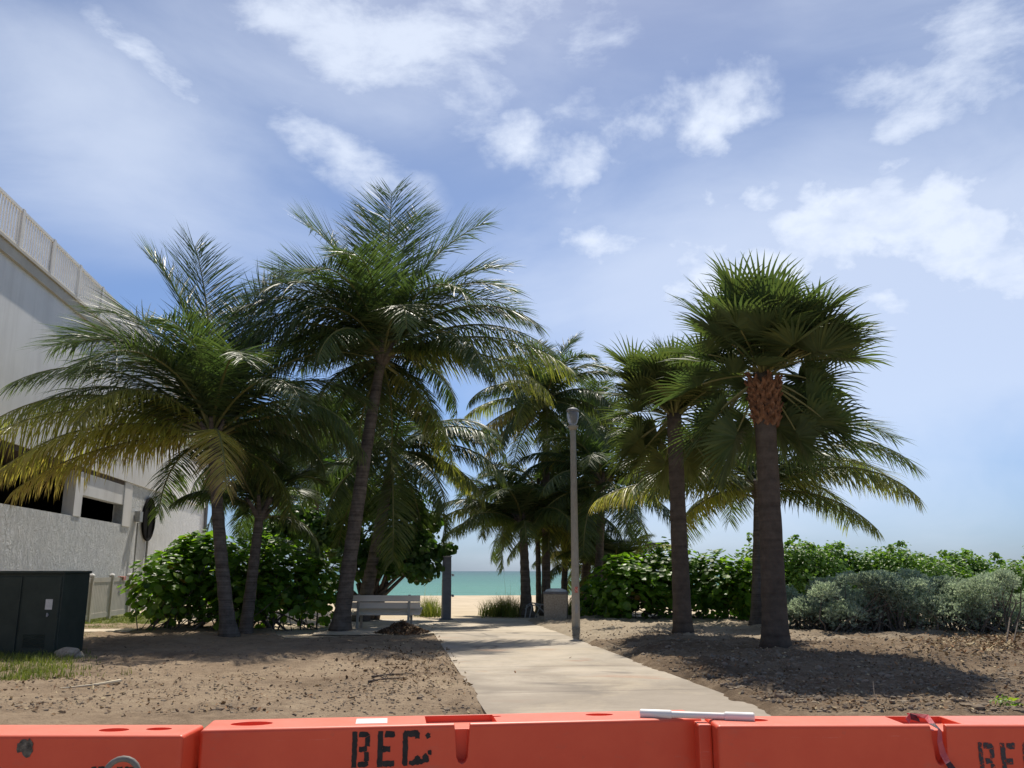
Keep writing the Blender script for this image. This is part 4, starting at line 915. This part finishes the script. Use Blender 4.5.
def wnoise(scale, s3, detail, rough, dist=0., off=0):
    mp = nt.nodes.new('ShaderNodeMapping'); mp.inputs['Scale'].default_value = s3; mp.inputs['Location'].default_value = (off, off * .7, 0); nt.links.new(cx.outputs[0], mp.inputs[0])
    n = nt.nodes.new('ShaderNodeTexNoise'); n.inputs['Scale'].default_value = scale; n.inputs['Detail'].default_value = detail; n.inputs['Roughness'].default_value = rough; n.inputs['Distortion'].default_value = dist; nt.links.new(mp.outputs[0], n.inputs[0]); return n.outputs[0]
def pix_ae(px, py):
    r = ray(px, py); return math.atan2(r.x, r.y), math.atan2(r.z, math.hypot(r.x, r.y))
def blobs(lst):
    tot = None
    for px, py, rx, ry, rot, st in lst:
        a, e = pix_ae(px, py); mp = nt.nodes.new('ShaderNodeMapping'); mp.vector_type = 'TEXTURE'
        mp.inputs['Location'].default_value = (a, e, 0); mp.inputs['Rotation'].default_value = (0, 0, R(rot)); mp.inputs['Scale'].default_value = (rx / F * 1.05, ry / F * 1.0, 1)
        nt.links.new(cx.outputs[0], mp.inputs[0]); g = nt.nodes.new('ShaderNodeTexGradient'); g.gradient_type = 'SPHERICAL'; nt.links.new(mp.outputs[0], g.inputs[0])
        v = math_(nt, 'MULTIPLY', g.outputs[1], st); tot = v if tot is None else math_(nt, 'MAXIMUM', tot, v)
    return tot
puffs = blobs([(517, 142, 46, 36, 0, 1.15), (582, 168, 80, 62, -25, .95), (632, 124, 66, 46, 0, 1.15), (716, 108, 78, 66, 20, 1.), (615, 244, 72, 46, 0, .95), (850, 228, 210, 90, 0, 1.45), (965, 245, 200, 90, -12, 1.3), (755, 268, 160, 90, 10, 1.3), (1020, 275, 140, 70, -15, 1.2), (880, 300, 220, 80, 0, .85), (960, 195, 90, 45, -20, .6)])
wisp = blobs([(420, 40, 260, 110, -8, 1.), (280, 20, 150, 50, -15, .85), (560, 10, 160, 60, 0, .6), (165, 82, 110, 28, -28, .75), (345, 148, 130, 46, -28, .95), (905, 130, 95, 24, 10, .85), (985, 40, 170, 90, 15, .7), (930, 75, 110, 40, 10, .5)])
veil = blobs([(110, 150, 330, 120, -8, .95), (880, 320, 500, 220, 0, 1.9), (820, 460, 560, 150, 0, .95), (560, 320, 360, 160, 0, .9), (250, 210, 260, 60, -10, .5), (960, 400, 300, 120, 0, .5), (420, 60, 420, 170, 0, .55), (640, 200, 260, 160, 0, .35), (980, 60, 300, 160, 0, .4)])
n1 = wnoise(11, (1, 1.35, 1), 10, .58, .1); n2 = wnoise(6.5, (1, 2., 1), 10, .62, .15, 3.1); n3 = wnoise(2.6, (1, 2.6, 1), 7, .55, .5, 7.7)
def dens(b, n, k, lo, hi):
    v = math_(nt, 'ADD', math_(nt, 'MULTIPLY', b, .62), math_(nt, 'MULTIPLY', math_(nt, 'SUBTRACT', n, .5), k))
    mr = nt.nodes.new('ShaderNodeMapRange'); mr.interpolation_type = 'SMOOTHSTEP'; nt.links.new(v, mr.inputs[0]); mr.inputs[1].default_value = lo; mr.inputs[2].default_value = hi; return mr.outputs[0]
gate = math_(nt, 'MINIMUM', math_(nt, 'MULTIPLY', puffs, 5.), 1.)
vn = ramp(nt, [(.28, .7), (.58, 1)], wnoise(17, (1, 1.6, 1), 8, .6, .2, 5.3))
d1 = math_(nt, 'MULTIPLY', math_(nt, 'MULTIPLY', dens(puffs, n1, 1.75, .1, .72), gate), vn.outputs[0])
d2 = math_(nt, 'MULTIPLY', math_(nt, 'MULTIPLY', dens(wisp, n2, 1.7, .05, .7), math_(nt, 'MINIMUM', math_(nt, 'MULTIPLY', wisp, 4.), 1.)), .8)
d3 = math_(nt, 'MULTIPLY', dens(veil, n3, 1.2, -.1, .8), .57)
cl = math_(nt, 'MAXIMUM', math_(nt, 'MAXIMUM', math_(nt, 'MULTIPLY', d1, .92), d2), d3)
# tint of the clear sky by elevation (keeps the horizon blue as in humid sea air)
tr_ = ramp(nt, [(0, (.36, .50, .82)), (.12, (.50, .62, .84)), (.4, (.76, .76, .82)), (.8, (.84, .77, .74)), (1, (.8, .72, .7))], math_(nt, 'DIVIDE', el, 1.2, True))
skc = mixc(nt, 1., sky.outputs[0], tr_.outputs[0], 'MULTIPLY')
fin = mixc(nt, cl, skc, (6.5, 7.1, 8.2))
nt.links.new(fin, bg.inputs[0]); bg.inputs[1].default_value = .1

sc.view_settings.view_transform = 'Standard'; sc.view_settings.look = 'None'; sc.view_settings.exposure = .4; sc.view_settings.gamma = 1
sc.view_settings.use_curve_mapping = False
sc.render.engine = 'CYCLES'; sc.cycles.use_denoising = True; sc.cycles.max_bounces = 8; sc.cycles.transparent_max_bounces = 12
